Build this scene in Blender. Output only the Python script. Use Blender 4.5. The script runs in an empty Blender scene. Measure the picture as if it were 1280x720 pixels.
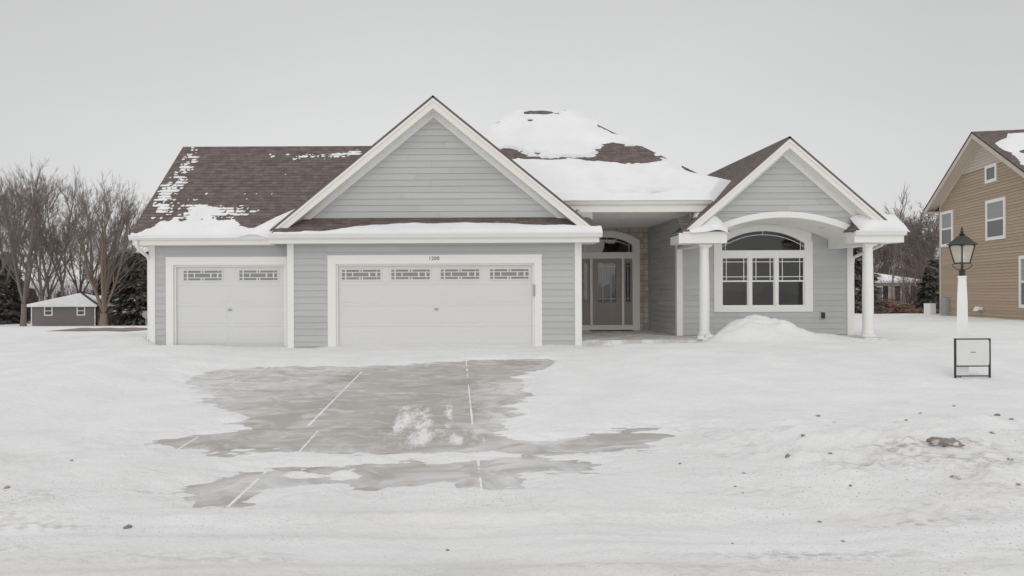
import bpy, math, random
import numpy as np
from mathutils import Vector, Matrix

# ------------------------------------------------------------------ camera, sky, sun, exposure
S = bpy.context.scene
COL = S.collection
cd = bpy.data.cameras.new("camera"); cam = bpy.data.objects.new("camera", cd); COL.objects.link(cam)
cd.sensor_width = 36.0; cd.lens = 36.0 * 900 / 1280
cd.shift_x = 68 / 1280; cd.shift_y = 6 / 1280
cd.clip_start = 0.1; cd.clip_end = 3000
cam.matrix_world = Matrix.Translation((0, 0, 1.34)) @ Matrix.Rotation(math.radians(90), 4, 'X') @ Matrix.Rotation(math.radians(-0.25), 4, 'Z')
S.camera = cam

w = bpy.data.worlds.new("World"); S.world = w; w.use_nodes = True
N = w.node_tree.nodes; L = w.node_tree.links; N.clear()
SUN_EL, SUN_AZ = math.radians(24), math.radians(188)      # azimuth measured clockwise from +Y
out = N.new('ShaderNodeOutputWorld')
sky = N.new('ShaderNodeTexSky'); sky.sky_type = 'NISHITA'; sky.sun_disc = False
sky.sun_elevation = SUN_EL; sky.sun_rotation = SUN_AZ
hs = N.new('ShaderNodeHueSaturation'); hs.inputs['Saturation'].default_value = 0.12
bg1 = N.new('ShaderNodeBackground'); bg1.inputs[1].default_value = 0.025
tc = N.new('ShaderNodeTexCoord'); sep = N.new('ShaderNodeSeparateXYZ')
rmp = N.new('ShaderNodeValToRGB')
e = rmp.color_ramp.elements
e[0].position = 0.0; e[0].color = (0.53, 0.53, 0.53, 1)
e[1].position = 1.0; e[1].color = (0.98, 0.975, 0.97, 1)
for p, c in ((0.18, (0.527, 0.525, 0.522, 1)), (0.40, (0.485, 0.484, 0.484, 1))):
    x = e.new(p); x.color = c
nz = N.new('ShaderNodeTexNoise'); nz.inputs['Scale'].default_value = 2.2; nz.inputs['Detail'].default_value = 4
mp = N.new('ShaderNodeMapping'); mp.inputs['Scale'].default_value = (1, 1, 3)
mr = N.new('ShaderNodeMapRange'); mr.inputs[3].default_value = 0.93; mr.inputs[4].default_value = 1.07
mul = N.new('ShaderNodeMix'); mul.data_type = 'RGBA'; mul.blend_type = 'MULTIPLY'; mul.inputs[0].default_value = 1
bg2 = N.new('ShaderNodeBackground'); bg2.inputs[1].default_value = 1.0
add = N.new('ShaderNodeAddShader')
L.new(sky.outputs[0], hs.inputs['Color']); L.new(hs.outputs[0], bg1.inputs[0])
L.new(tc.outputs['Generated'], sep.inputs[0]); L.new(sep.outputs['Z'], rmp.inputs[0])
L.new(tc.outputs['Generated'], mp.inputs[0]); L.new(mp.outputs[0], nz.inputs['Vector']); L.new(nz.outputs['Fac'], mr.inputs[0])
dp = N.new('ShaderNodeVectorMath'); dp.operation = 'DOT_PRODUCT'; dp.inputs[1].default_value = Vector((-.05, 1, .12)).normalized()
md = N.new('ShaderNodeMapRange'); md.inputs[1].default_value = .80; md.inputs[2].default_value = 1; md.inputs[3].default_value = .90; md.inputs[4].default_value = 1.03
pm = N.new('ShaderNodeMath'); pm.operation = 'MULTIPLY'
L.new(tc.outputs['Generated'], dp.inputs[0]); L.new(dp.outputs['Value'], md.inputs[0]); L.new(md.outputs[0], pm.inputs[0]); L.new(mr.outputs[0], pm.inputs[1])
L.new(rmp.outputs[0], mul.inputs[6]); L.new(pm.outputs[0], mul.inputs[7]); L.new(mul.outputs[2], bg2.inputs[0])
L.new(bg1.outputs[0], add.inputs[0]); L.new(bg2.outputs[0], add.inputs[1]); L.new(add.outputs[0], out.inputs[0])

sl = bpy.data.lights.new("sun", 'SUN'); sl.energy = 0.52; sl.angle = math.radians(60); sl.color = (1.0, 0.98, 0.95)
so = bpy.data.objects.new("sun", sl); COL.objects.link(so)
sd = Vector((math.sin(SUN_AZ) * math.cos(SUN_EL), math.cos(SUN_AZ) * math.cos(SUN_EL), math.sin(SUN_EL)))
so.rotation_euler = sd.to_track_quat('Z', 'Y').to_euler()
V_ = S.view_settings
V_.view_transform = 'Standard'; V_.look = 'None'; V_.gamma = 1; V_.use_curve_mapping = False
V_.exposure = 0.08
S.render.engine = 'CYCLES'
S.cycles.max_bounces = 12; S.cycles.diffuse_bounces = 8; S.cycles.transparent_max_bounces = 12

rng = random.Random(7)

# ------------------------------------------------------------------ helpers
OFF = {}
class MB:
    m_ = 0
    def __init__(s): s.v = []; s.f = []; s.r = []; s.uv = []; s.m = []
    def face(s, pts, rnd=0.5, uv=None, m=0):
        i = len(s.v); s.v += [tuple(p) for p in pts]; s.f.append(tuple(range(i, i + len(pts))))
        s.r.append(rnd); s.uv.append(uv); s.m.append(m)
    def box(s, x0, x1, y0, y1, z0, z1, rnd=0.5, m=0):
        if x0 > x1: x0, x1 = x1, x0
        if y0 > y1: y0, y1 = y1, y0
        if z0 > z1: z0, z1 = z1, z0
        p = [(x0,y0,z0),(x1,y0,z0),(x1,y1,z0),(x0,y1,z0),(x0,y0,z1),(x1,y0,z1),(x1,y1,z1),(x0,y1,z1)]
        s.hex(p, rnd, m)
    def hex(s, p, rnd=0.5, m=0):
        i = len(s.v); s.v += [tuple(q) for q in p]
        for f in ((0,3,2,1),(4,5,6,7),(0,1,5,4),(1,2,6,5),(2,3,7,6),(3,0,4,7)):
            s.f.append(tuple(i + k for k in f)); s.r.append(rnd); s.uv.append(None); s.m.append(m)
    def prism(s, poly, vec, rnd=0.5):
        """poly: 3D outline, extruded by vec"""
        n = len(poly); i = len(s.v); vec = Vector(vec)
        s.v += [tuple(p) for p in poly] + [tuple(Vector(p) + vec) for p in poly]
        fs = [tuple(i + k for k in range(n)), tuple(i + n + k for k in reversed(range(n)))]
        fs += [(i + k, i + n + k, i + n + (k + 1) % n, i + (k + 1) % n) for k in range(n)]
        for f in fs: s.f.append(f); s.r.append(rnd); s.uv.append(None); s.m.append(0)
    def tube(s, pts, rad, n=8, rnd=0.5, caps=True):
        pts = [Vector(p) for p in pts]
        if not hasattr(rad, '__len__'): rad = [rad] * len(pts)
        i0 = len(s.v); k = len(pts)
        up = Vector((0.31, 0.2, 0.93)) if abs((pts[-1] - pts[0]).normalized().z) < .9 else Vector((1, .1, 0))
        for j, p in enumerate(pts):
            t = (pts[min(j + 1, k - 1)] - pts[max(j - 1, 0)]).normalized()
            a = t.cross(up).normalized(); b = a.cross(t)
            for q in range(n):
                an = 2 * math.pi * q / n
                s.v.append(tuple(p + (a * math.cos(an) + b * math.sin(an)) * rad[j]))
        for j in range(k - 1):
            for q in range(n):
                q2 = (q + 1) % n
                s.f.append((i0 + j*n + q, i0 + j*n + q2, i0 + (j+1)*n + q2, i0 + (j+1)*n + q)); s.r.append(rnd); s.uv.append(None); s.m.append(s.m_)
        if caps:
            s.f.append(tuple(i0 + q for q in reversed(range(n)))); s.f.append(tuple(i0 + (k-1)*n + q for q in range(n)))
            s.r += [rnd, rnd]; s.uv += [None, None]; s.m += [0, 0]
    def lathe(s, c, prof, n=16, rot=0.0):
        i0 = len(s.v); k = len(prof)
        for r, z in prof:
            for q in range(n):
                a = 2 * math.pi * q / n + rot
                s.v.append((c[0] + r * math.cos(a), c[1] + r * math.sin(a), z))
        for j in range(k - 1):
            for q in range(n):
                q2 = (q + 1) % n
                s.f.append((i0+j*n+q, i0+j*n+q2, i0+(j+1)*n+q2, i0+(j+1)*n+q)); s.r.append(.5); s.uv.append(None); s.m.append(0)
        s.f.append(tuple(i0 + q for q in reversed(range(n)))); s.f.append(tuple(i0 + (k-1)*n + q for q in range(n)))
        s.r += [.5, .5]; s.uv += [None, None]; s.m += [0, 0]
    def band(s, xs, lo, hi, y0, y1):
        """solid between curves lo(x) and hi(x), from depth y0 (front) to y1"""
        for a, b in zip(xs[:-1], xs[1:]):
            p = [(a,y0,lo(a)),(b,y0,lo(b)),(b,y1,lo(b)),(a,y1,lo(a)),(a,y0,hi(a)),(b,y0,hi(b)),(b,y1,hi(b)),(a,y1,hi(a))]
            i = len(s.v); s.v += p
            fs = [(0,3,2,1),(4,5,6,7),(0,1,5,4),(2,3,7,6)]
            if a == xs[0]: fs.append((3,0,4,7))
            if b == xs[-1]: fs.append((1,2,6,5))
            for f in fs: s.f.append(tuple(i + k for k in f)); s.r.append(.5); s.uv.append(None); s.m.append(0)
    def build(s, name, mat, parent=None, smooth=False, local=False, weld=False):
        me = bpy.data.meshes.new(name)
        o = OFF.get(parent, Vector((0, 0, 0))) if parent and not local else Vector((0, 0, 0))
        me.from_pydata([(x - o.x, y - o.y, z - o.z) for x, y, z in s.v], [], s.f)
        mats = mat if isinstance(mat, (list, tuple)) else [mat]
        for mm in mats: me.materials.append(mm)
        if len(mats) > 1: me.polygons.foreach_set('material_index', s.m)
        at = me.attributes.new('rnd', 'FLOAT', 'FACE'); at.data.foreach_set('value', s.r)
        if any(u is not None for u in s.uv):
            ul = me.uv_layers.new(name='UVMap'); k = 0
            for f, u in zip(s.f, s.uv):
                for j in range(len(f)):
                    ul.data[k].uv = u[j] if u else (0, 0); k += 1
        if smooth: me.polygons.foreach_set('use_smooth', [True] * len(s.f))
        if weld:
            import bmesh
            bm = bmesh.new(); bm.from_mesh(me); bmesh.ops.remove_doubles(bm, verts=bm.verts, dist=1e-5)
            bmesh.ops.recalc_face_normals(bm, faces=bm.faces); bm.to_mesh(me); bm.free()
        me.update()
        ob = bpy.data.objects.new(name, me); COL.objects.link(ob)
        if parent: ob.parent = parent; OFF[ob] = OFF[parent]
        else: OFF[ob] = Vector((0, 0, 0))
        return ob
def tag(o, label=None, cat=None, group=None, kind=None):
    if label: o['label'] = label
    if cat: o['category'] = cat
    if group: o['group'] = group
    if kind: o['kind'] = kind
    return o
def empty(name, loc, label, cat, group=None, rz=0):
    o = bpy.data.objects.new(name, None); COL.objects.link(o)
    o.location = loc; o.rotation_euler = (0, 0, rz); OFF[o] = Vector(loc) if rz == 0 else Vector((0, 0, 0))
    return tag(o, label, cat, group)
def copy_tree(o, parent=None):
    c = o.copy(); COL.objects.link(c); c.parent = parent
    for ch in list(o.children): copy_tree(ch, c)
    return c

# noise -----------------------------------------------------------
def _h(ix, iy, seed):
    n = (ix.astype(np.int64) * 374761393 + iy.astype(np.int64) * 668265263 + seed * 1442695041) & 0xFFFFFFFF
    n = ((n ^ (n >> 13)) * 1274126177) & 0xFFFFFFFF
    return ((n ^ (n >> 16)) & 0xFFFF) / 65535.0
def vnoise(x, y, seed=0):
    x = np.asarray(x, float); y = np.asarray(y, float)
    ix = np.floor(x); iy = np.floor(y); fx = x - ix; fy = y - iy
    fx = fx * fx * (3 - 2 * fx); fy = fy * fy * (3 - 2 * fy)
    a = _h(ix, iy, seed); b = _h(ix + 1, iy, seed); c = _h(ix, iy + 1, seed); d = _h(ix + 1, iy + 1, seed)
    return (a * (1 - fx) + b * fx) * (1 - fy) + (c * (1 - fx) + d * fx) * fy
def fbm(x, y, oct=4, seed=0):
    t = 0; a = .5; s = 0
    for k in range(oct):
        t = t + a * vnoise(x * 2**k + 17.3 * k, y * 2**k - 9.1 * k, seed + k); s += a; a *= .5
    return t / s * 2 - 1          # about -1..1
def sst(a, b, x):
    t = np.clip((np.asarray(x, float) - a) / (b - a), 0, 1); return t * t * (3 - 2 * t)

# materials -------------------------------------------------------
def mat(name, col, rough=.6, var=0.0, vscale=6.0, bump=0.0, bscale=40.0, rndvar=0.0, metal=0.0, stretch=(1, 1, 1), spec=.4, dirt=None, dscale=3.0, dlo=.62):
    m = bpy.data.materials.new(name); m.use_nodes = True
    n = m.node_tree.nodes; l = m.node_tree.links; b = n['Principled BSDF']
    b.inputs['Roughness'].default_value = rough; b.inputs['Metallic'].default_value = metal
    b.inputs['Specular IOR Level'].default_value = spec
    c4 = (*col, 1); b.inputs['Base Color'].default_value = c4
    t = n.new('ShaderNodeTexCoord'); mpn = n.new('ShaderNodeMapping'); mpn.inputs['Scale'].default_value = stretch
    l.new(t.outputs['Object'], mpn.inputs[0])
    cur = None
    def mulby(fac_socket, lo, hi):
        nonlocal cur
        r = n.new('ShaderNodeMapRange'); r.inputs[3].default_value = lo; r.inputs[4].default_value = hi
        l.new(fac_socket, r.inputs[0])
        x = n.new('ShaderNodeMix'); x.data_type = 'RGBA'; x.blend_type = 'MULTIPLY'; x.inputs[0].default_value = 1
        if cur is None: x.inputs[6].default_value = c4
        else: l.new(cur, x.inputs[6])
        l.new(r.outputs[0], x.inputs[7]); cur = x.outputs[2]
    if var:
        z = n.new('ShaderNodeTexNoise'); z.inputs['Scale'].default_value = vscale; z.inputs['Detail'].default_value = 6
        l.new(mpn.outputs[0], z.inputs['Vector']); mulby(z.outputs['Fac'], 1 - var, 1 + var)
    if rndvar:
        a = n.new('ShaderNodeAttribute'); a.attribute_name = 'rnd'; mulby(a.outputs['Fac'], 1 - rndvar, 1 + rndvar)
    if dirt:
        z = n.new('ShaderNodeTexNoise'); z.inputs['Scale'].default_value = dscale; z.inputs['Detail'].default_value = 8
        l.new(mpn.outputs[0], z.inputs['Vector'])
        r = n.new('ShaderNodeMapRange'); r.inputs[1].default_value = dlo; r.inputs[2].default_value = dlo + .12; l.new(z.outputs['Fac'], r.inputs[0])
        x = n.new('ShaderNodeMix'); x.data_type = 'RGBA'; l.new(r.outputs[0], x.inputs[0])
        if cur is None: x.inputs[6].default_value = c4
        else: l.new(cur, x.inputs[6])
        x.inputs[7].default_value = (*dirt, 1); cur = x.outputs[2]
    if cur is not None: l.new(cur, b.inputs['Base Color'])
    if bump:
        z = n.new('ShaderNodeTexNoise'); z.inputs['Scale'].default_value = bscale; z.inputs['Detail'].default_value = 5
        l.new(mpn.outputs[0], z.inputs['Vector'])
        bp = n.new('ShaderNodeBump'); bp.inputs['Strength'].default_value = bump; bp.inputs['Distance'].default_value = .02
        l.new(z.outputs['Fac'], bp.inputs['Height']); l.new(bp.outputs[0], b.inputs['Normal'])
    return m
def shingle_mat(name, c1, c2, mort, bw=.23, rh=.142):
    m = bpy.data.materials.new(name); m.use_nodes = True
    n = m.node_tree.nodes; l = m.node_tree.links; b = n['Principled BSDF']; b.inputs['Roughness'].default_value = .9
    b.inputs['Specular IOR Level'].default_value = .2
    uv = n.new('ShaderNodeUVMap'); uv.uv_map = 'UVMap'
    br = n.new('ShaderNodeTexBrick'); l.new(uv.outputs[0], br.inputs['Vector'])
    br.inputs['Color1'].default_value = (*c1, 1); br.inputs['Color2'].default_value = (*c2, 1); br.inputs['Mortar'].default_value = (*mort, 1)
    br.inputs['Scale'].default_value = 1; br.inputs['Mortar Size'].default_value = .005; br.inputs['Mortar Smooth'].default_value = .5
    br.inputs['Brick Width'].default_value = bw; br.inputs['Row Height'].default_value = rh; br.offset = .37; br.offset_frequency = 3
    br.squash = .7; br.squash_frequency = 2
    z = n.new('ShaderNodeTexNoise'); z.inputs['Scale'].default_value = 5; z.inputs['Detail'].default_value = 8; l.new(uv.outputs[0], z.inputs['Vector'])
    r = n.new('ShaderNodeMapRange'); r.inputs[3].default_value = .6; r.inputs[4].default_value = 1.45; l.new(z.outputs['Fac'], r.inputs[0])
    x = n.new('ShaderNodeMix'); x.data_type = 'RGBA'; x.blend_type = 'MULTIPLY'; x.inputs[0].default_value = 1
    l.new(br.outputs['Color'], x.inputs[6]); l.new(r.outputs[0], x.inputs[7])
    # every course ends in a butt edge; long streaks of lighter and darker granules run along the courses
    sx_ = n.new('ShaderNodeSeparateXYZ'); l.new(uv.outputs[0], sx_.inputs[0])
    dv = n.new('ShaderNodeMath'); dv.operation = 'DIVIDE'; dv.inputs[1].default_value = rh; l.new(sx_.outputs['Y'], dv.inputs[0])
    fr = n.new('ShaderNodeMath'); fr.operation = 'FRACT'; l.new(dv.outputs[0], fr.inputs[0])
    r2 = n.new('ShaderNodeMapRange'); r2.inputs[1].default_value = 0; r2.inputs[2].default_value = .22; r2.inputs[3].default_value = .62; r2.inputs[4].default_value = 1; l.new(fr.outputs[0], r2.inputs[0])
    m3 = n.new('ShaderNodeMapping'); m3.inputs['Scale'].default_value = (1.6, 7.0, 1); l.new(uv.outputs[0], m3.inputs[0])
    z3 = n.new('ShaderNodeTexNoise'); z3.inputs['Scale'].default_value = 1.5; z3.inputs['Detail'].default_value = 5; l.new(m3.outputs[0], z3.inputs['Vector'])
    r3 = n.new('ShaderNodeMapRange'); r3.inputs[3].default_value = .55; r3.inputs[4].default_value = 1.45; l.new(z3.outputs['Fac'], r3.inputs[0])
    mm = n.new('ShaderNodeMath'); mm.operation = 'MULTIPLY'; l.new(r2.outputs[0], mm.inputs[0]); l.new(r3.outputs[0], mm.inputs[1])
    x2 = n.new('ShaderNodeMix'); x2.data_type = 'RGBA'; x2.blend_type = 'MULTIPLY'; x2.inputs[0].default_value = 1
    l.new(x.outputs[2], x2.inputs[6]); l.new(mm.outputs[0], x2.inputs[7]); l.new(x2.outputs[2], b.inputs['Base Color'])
    bp = n.new('ShaderNodeBump'); bp.inputs['Strength'].default_value = .5; bp.inputs['Distance'].default_value = .01; bp.invert = True
    l.new(br.outputs['Fac'], bp.inputs['Height']); l.new(bp.outputs[0], b.inputs['Normal'])
    return m
def stone_mat(name):
    m = bpy.data.materials.new(name); m.use_nodes = True
    n = m.node_tree.nodes; l = m.node_tree.links; b = n['Principled BSDF']; b.inputs['Roughness'].default_value = .85
    t = n.new('ShaderNodeTexCoord'); mpn = n.new('ShaderNodeMapping'); mpn.inputs['Rotation'].default_value = (math.radians(-90), 0, 0)
    l.new(t.outputs['Object'], mpn.inputs[0])
    br = n.new('ShaderNodeTexBrick'); l.new(mpn.outputs[0], br.inputs['Vector'])
    br.inputs['Color1'].default_value = (.42, .33, .29, 1); br.inputs['Color2'].default_value = (.58, .51, .47, 1); br.inputs['Mortar'].default_value = (.30, .28, .26, 1)
    br.inputs['Scale'].default_value = 1; br.inputs['Mortar Size'].default_value = .012; br.inputs['Brick Width'].default_value = .42; br.inputs['Row Height'].default_value = .17
    br.squash = .55; br.squash_frequency = 2
    z = n.new('ShaderNodeTexNoise'); z.inputs['Scale'].default_value = 6; z.inputs['Detail'].default_value = 6; l.new(t.outputs['Object'], z.inputs['Vector'])
    r = n.new('ShaderNodeMapRange'); r.inputs[3].default_value = .65; r.inputs[4].default_value = 1.35; l.new(z.outputs['Fac'], r.inputs[0])
    x = n.new('ShaderNodeMix'); x.data_type = 'RGBA'; x.blend_type = 'MULTIPLY'; x.inputs[0].default_value = 1
    l.new(br.outputs['Color'], x.inputs[6]); l.new(r.outputs[0], x.inputs[7]); l.new(x.outputs[2], b.inputs['Base Color'])
    bp = n.new('ShaderNodeBump'); bp.inputs['Strength'].default_value = .6; bp.inputs['Distance'].default_value = .02; bp.invert = True
    l.new(br.outputs['Fac'], bp.inputs['Height']); l.new(bp.outputs[0], b.inputs['Normal'])
    return m
def glass_mat(name, tint=(1, 1, 1), gain=1.05):
    m = bpy.data.materials.new(name); m.use_nodes = True
    n = m.node_tree.nodes; l = m.node_tree.links; n.clear()
    o = n.new('ShaderNodeOutputMaterial'); mx = n.new('ShaderNodeMixShader')
    tr = n.new('ShaderNodeBsdfTransparent'); tr.inputs[0].default_value = (*tint, 1)
    gl = n.new('ShaderNodeBsdfGlossy'); gl.inputs['Roughness'].default_value = .015
    fr = n.new('ShaderNodeFresnel'); fr.inputs[0].default_value = 1.5
    mu = n.new('ShaderNodeMath'); mu.operation = 'MULTIPLY'; mu.inputs[1].default_value = gain; mu.use_clamp = True
    # slight waviness of real panes
    t = n.new('ShaderNodeTexCoord'); z = n.new('ShaderNodeTexNoise'); z.inputs['Scale'].default_value = 1.6; z.inputs['Detail'].default_value = 1
    l.new(t.outputs['Object'], z.inputs['Vector'])
    bp = n.new('ShaderNodeBump'); bp.inputs['Strength'].default_value = .12; bp.inputs['Distance'].default_value = .03
    l.new(z.outputs['Fac'], bp.inputs['Height']); l.new(bp.outputs[0], gl.inputs['Normal'])
    l.new(fr.outputs[0], mu.inputs[0]); l.new(mu.outputs[0], mx.inputs[0]); l.new(tr.outputs[0], mx.inputs[1]); l.new(gl.outputs[0], mx.inputs[2]); l.new(mx.outputs[0], o.inputs[0])
    return m
def snow_mat(name, dirty=False, bump=.35):
    m = bpy.data.materials.new(name); m.use_nodes = True
    n = m.node_tree.nodes; l = m.node_tree.links; b = n['Principled BSDF']
    b.inputs['Roughness'].default_value = .75; b.inputs['Specular IOR Level'].default_value = .25
    t = n.new('ShaderNodeTexCoord')
    z = n.new('ShaderNodeTexNoise'); z.inputs['Scale'].default_value = 1.3; z.inputs['Detail'].default_value = 8; l.new(t.outputs['Object'], z.inputs['Vector'])
    r = n.new('ShaderNodeValToRGB'); r.color_ramp.elements[0].position = .3; r.color_ramp.elements[1].position = .7
    r.color_ramp.elements[0].color = (.79, .79, .793, 1) if dirty else (.80, .805, .815, 1); r.color_ramp.elements[1].color = (.865, .865, .867, 1) if dirty else (.88, .88, .885, 1)
    l.new(z.outputs['Fac'], r.inputs[0]); cur = r.outputs[0]
    if dirty:
        a = n.new('ShaderNodeAttribute'); a.attribute_name = 'dirt'
        z2 = n.new('ShaderNodeTexNoise'); z2.inputs['Scale'].default_value = 22; z2.inputs['Detail'].default_value = 6
        mpn = n.new('ShaderNodeMapping'); mpn.inputs['Scale'].default_value = (.55, 1, 1); l.new(t.outputs['Object'], mpn.inputs[0]); l.new(mpn.outputs[0], z2.inputs['Vector'])
        mr_ = n.new('ShaderNodeMapRange'); mr_.inputs[1].default_value = .42; mr_.inputs[2].default_value = .66; l.new(z2.outputs['Fac'], mr_.inputs[0])
        mu = n.new('ShaderNodeMath'); mu.operation = 'MULTIPLY'; mu.use_clamp = True; l.new(a.outputs['Fac'], mu.inputs[0]); l.new(mr_.outputs[0], mu.inputs[1])
        x = n.new('ShaderNodeMix'); x.data_type = 'RGBA'; l.new(mu.outputs[0], x.inputs[0]); l.new(cur, x.inputs[6]); x.inputs[7].default_value = (.33, .27, .23, 1)
        cur = x.outputs[2]
        # grit: scattered dark grains where the plough and the tyres have been
        z4 = n.new('ShaderNodeTexNoise'); z4.inputs['Scale'].default_value = 55; z4.inputs['Detail'].default_value = 2; l.new(t.outputs['Object'], z4.inputs['Vector'])
        m4 = n.new('ShaderNodeMapRange'); m4.inputs[1].default_value = .64; m4.inputs[2].default_value = .74; l.new(z4.outputs['Fac'], m4.inputs[0])
        a4 = n.new('ShaderNodeAttribute'); a4.attribute_name = 'grit'
        u4 = n.new('ShaderNodeMath'); u4.operation = 'MULTIPLY'; u4.use_clamp = True; l.new(a4.outputs['Fac'], u4.inputs[0]); l.new(m4.outputs[0], u4.inputs[1])
        x4 = n.new('ShaderNodeMix'); x4.data_type = 'RGBA'; l.new(u4.outputs[0], x4.inputs[0]); l.new(cur, x4.inputs[6]); x4.inputs[7].default_value = (.24, .20, .17, 1); cur = x4.outputs[2]
        # second, greyer stain layer: packed and driven snow
        a2 = n.new('ShaderNodeAttribute'); a2.attribute_name = 'packed'
        x2 = n.new('ShaderNodeMix'); x2.data_type = 'RGBA'; l.new(a2.outputs['Fac'], x2.inputs[0]); l.new(cur, x2.inputs[6]); x2.inputs[7].default_value = (.66, .645, .63, 1)
        cur = x2.outputs[2]
    l.new(cur, b.inputs['Base Color'])
    z3 = n.new('ShaderNodeTexNoise'); z3.inputs['Scale'].default_value = 9; z3.inputs['Detail'].default_value = 8; z3.inputs['Roughness'].default_value = .6
    l.new(t.outputs['Object'], z3.inputs['Vector'])
    bp = n.new('ShaderNodeBump'); bp.inputs['Strength'].default_value = bump; bp.inputs['Distance'].default_value = .06
    l.new(z3.outputs['Fac'], bp.inputs['Height']); l.new(bp.outputs[0], b.inputs['Normal'])
    return m
def concrete_mat(name):
    m = bpy.data.materials.new(name); m.use_nodes = True
    n = m.node_tree.nodes; l = m.node_tree.links; b = n['Principled BSDF']; b.inputs['Roughness'].default_value = .85
    t = n.new('ShaderNodeTexCoord')
    z = n.new('ShaderNodeTexNoise'); z.inputs['Scale'].default_value = 1.1; z.inputs['Detail'].default_value = 7; l.new(t.outputs['Object'], z.inputs['Vector'])
    r = n.new('ShaderNodeValToRGB'); r.color_ramp.elements[0].position = .3; r.color_ramp.elements[1].position = .72
    r.color_ramp.elements[0].color = (.38, .355, .33, 1); r.color_ramp.elements[1].color = (.49, .465, .44, 1); l.new(z.outputs['Fac'], r.inputs[0])
    # frost and wind-blown dusting, in thin streaks
    mpn = n.new('ShaderNodeMapping'); mpn.inputs['Scale'].default_value = (.9, 1.25, 1); mpn.inputs['Rotation'].default_value = (0, 0, math.radians(28)); l.new(t.outputs['Object'], mpn.inputs[0])
    z1 = n.new('ShaderNodeTexNoise'); z1.inputs['Scale'].default_value = 1.7; z1.inputs['Detail'].default_value = 9; z1.inputs['Roughness'].default_value = .68; z1.inputs['Distortion'].default_value = 1.5
    l.new(mpn.outputs[0], z1.inputs['Vector'])
    fa = n.new('ShaderNodeAttribute'); fa.attribute_name = 'frost'
    sc_ = n.new('ShaderNodeMath'); sc_.operation = 'MULTIPLY'; sc_.inputs[1].default_value = .42; l.new(fa.outputs['Fac'], sc_.inputs[0])
    ad = n.new('ShaderNodeMath'); ad.operation = 'ADD'; l.new(z1.outputs['Fac'], ad.inputs[0]); l.new(sc_.outputs[0], ad.inputs[1])
    mr_ = n.new('ShaderNodeMapRange'); mr_.inputs[1].default_value = .49; mr_.inputs[2].default_value = .74; mr_.inputs[4].default_value = .72; l.new(ad.outputs[0], mr_.inputs[0])
    x = n.new('ShaderNodeMix'); x.data_type = 'RGBA'; l.new(mr_.outputs[0], x.inputs[0]); l.new(r.outputs[0], x.inputs[6]); x.inputs[7].default_value = (.78, .78, .79, 1)
    # powder blown into two wheel tracks, and darker damp blotches
    pa_ = n.new('ShaderNodeAttribute'); pa_.attribute_name = 'powder'
    mpp = n.new('ShaderNodeMapping'); mpp.inputs['Scale'].default_value = (7, 1.5, 1); mpp.inputs['Rotation'].default_value = (0, 0, math.radians(-6)); l.new(t.outputs['Object'], mpp.inputs[0])
    zp = n.new('ShaderNodeTexNoise'); zp.inputs['Scale'].default_value = 1.0; zp.inputs['Detail'].default_value = 9; zp.inputs['Roughness'].default_value = .72; l.new(mpp.outputs[0], zp.inputs['Vector'])
    sp = n.new('ShaderNodeMath'); sp.operation = 'MULTIPLY_ADD'; sp.inputs[1].default_value = .30; l.new(pa_.outputs['Fac'], sp.inputs[0]); l.new(zp.outputs['Fac'], sp.inputs[2])
    mp2 = n.new('ShaderNodeMapRange'); mp2.inputs[1].default_value = .68; mp2.inputs[2].default_value = .86; mp2.inputs[4].default_value = .95; l.new(sp.outputs[0], mp2.inputs[0])
    zd = n.new('ShaderNodeTexNoise'); zd.inputs['Scale'].default_value = .8; zd.inputs['Detail'].default_value = 6; l.new(t.outputs['Object'], zd.inputs['Vector'])
    md_ = n.new('ShaderNodeMapRange'); md_.inputs[1].default_value = .52; md_.inputs[2].default_value = .66; md_.inputs[3].default_value = 1; md_.inputs[4].default_value = .86; l.new(zd.outputs['Fac'], md_.inputs[0])
    xd = n.new('ShaderNodeMix'); xd.data_type = 'RGBA'; xd.blend_type = 'MULTIPLY'; xd.inputs[0].default_value = 1; l.new(x.outputs[2], xd.inputs[6]); l.new(md_.outputs[0], xd.inputs[7])
    xp = n.new('ShaderNodeMix'); xp.data_type = 'RGBA'; l.new(mp2.outputs[0], xp.inputs[0]); l.new(xd.outputs[2], xp.inputs[6]); xp.inputs[7].default_value = (.83, .83, .835, 1)
    l.new(xp.outputs[2], b.inputs['Base Color'])
    z3 = n.new('ShaderNodeTexNoise'); z3.inputs['Scale'].default_value = 60; l.new(t.outputs['Object'], z3.inputs['Vector'])
    bp = n.new('ShaderNodeBump'); bp.inputs['Strength'].default_value = .2; bp.inputs['Distance'].default_value = .01
    l.new(z3.outputs['Fac'], bp.inputs['Height']); l.new(bp.outputs[0], b.inputs['Normal'])
    return m

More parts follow.
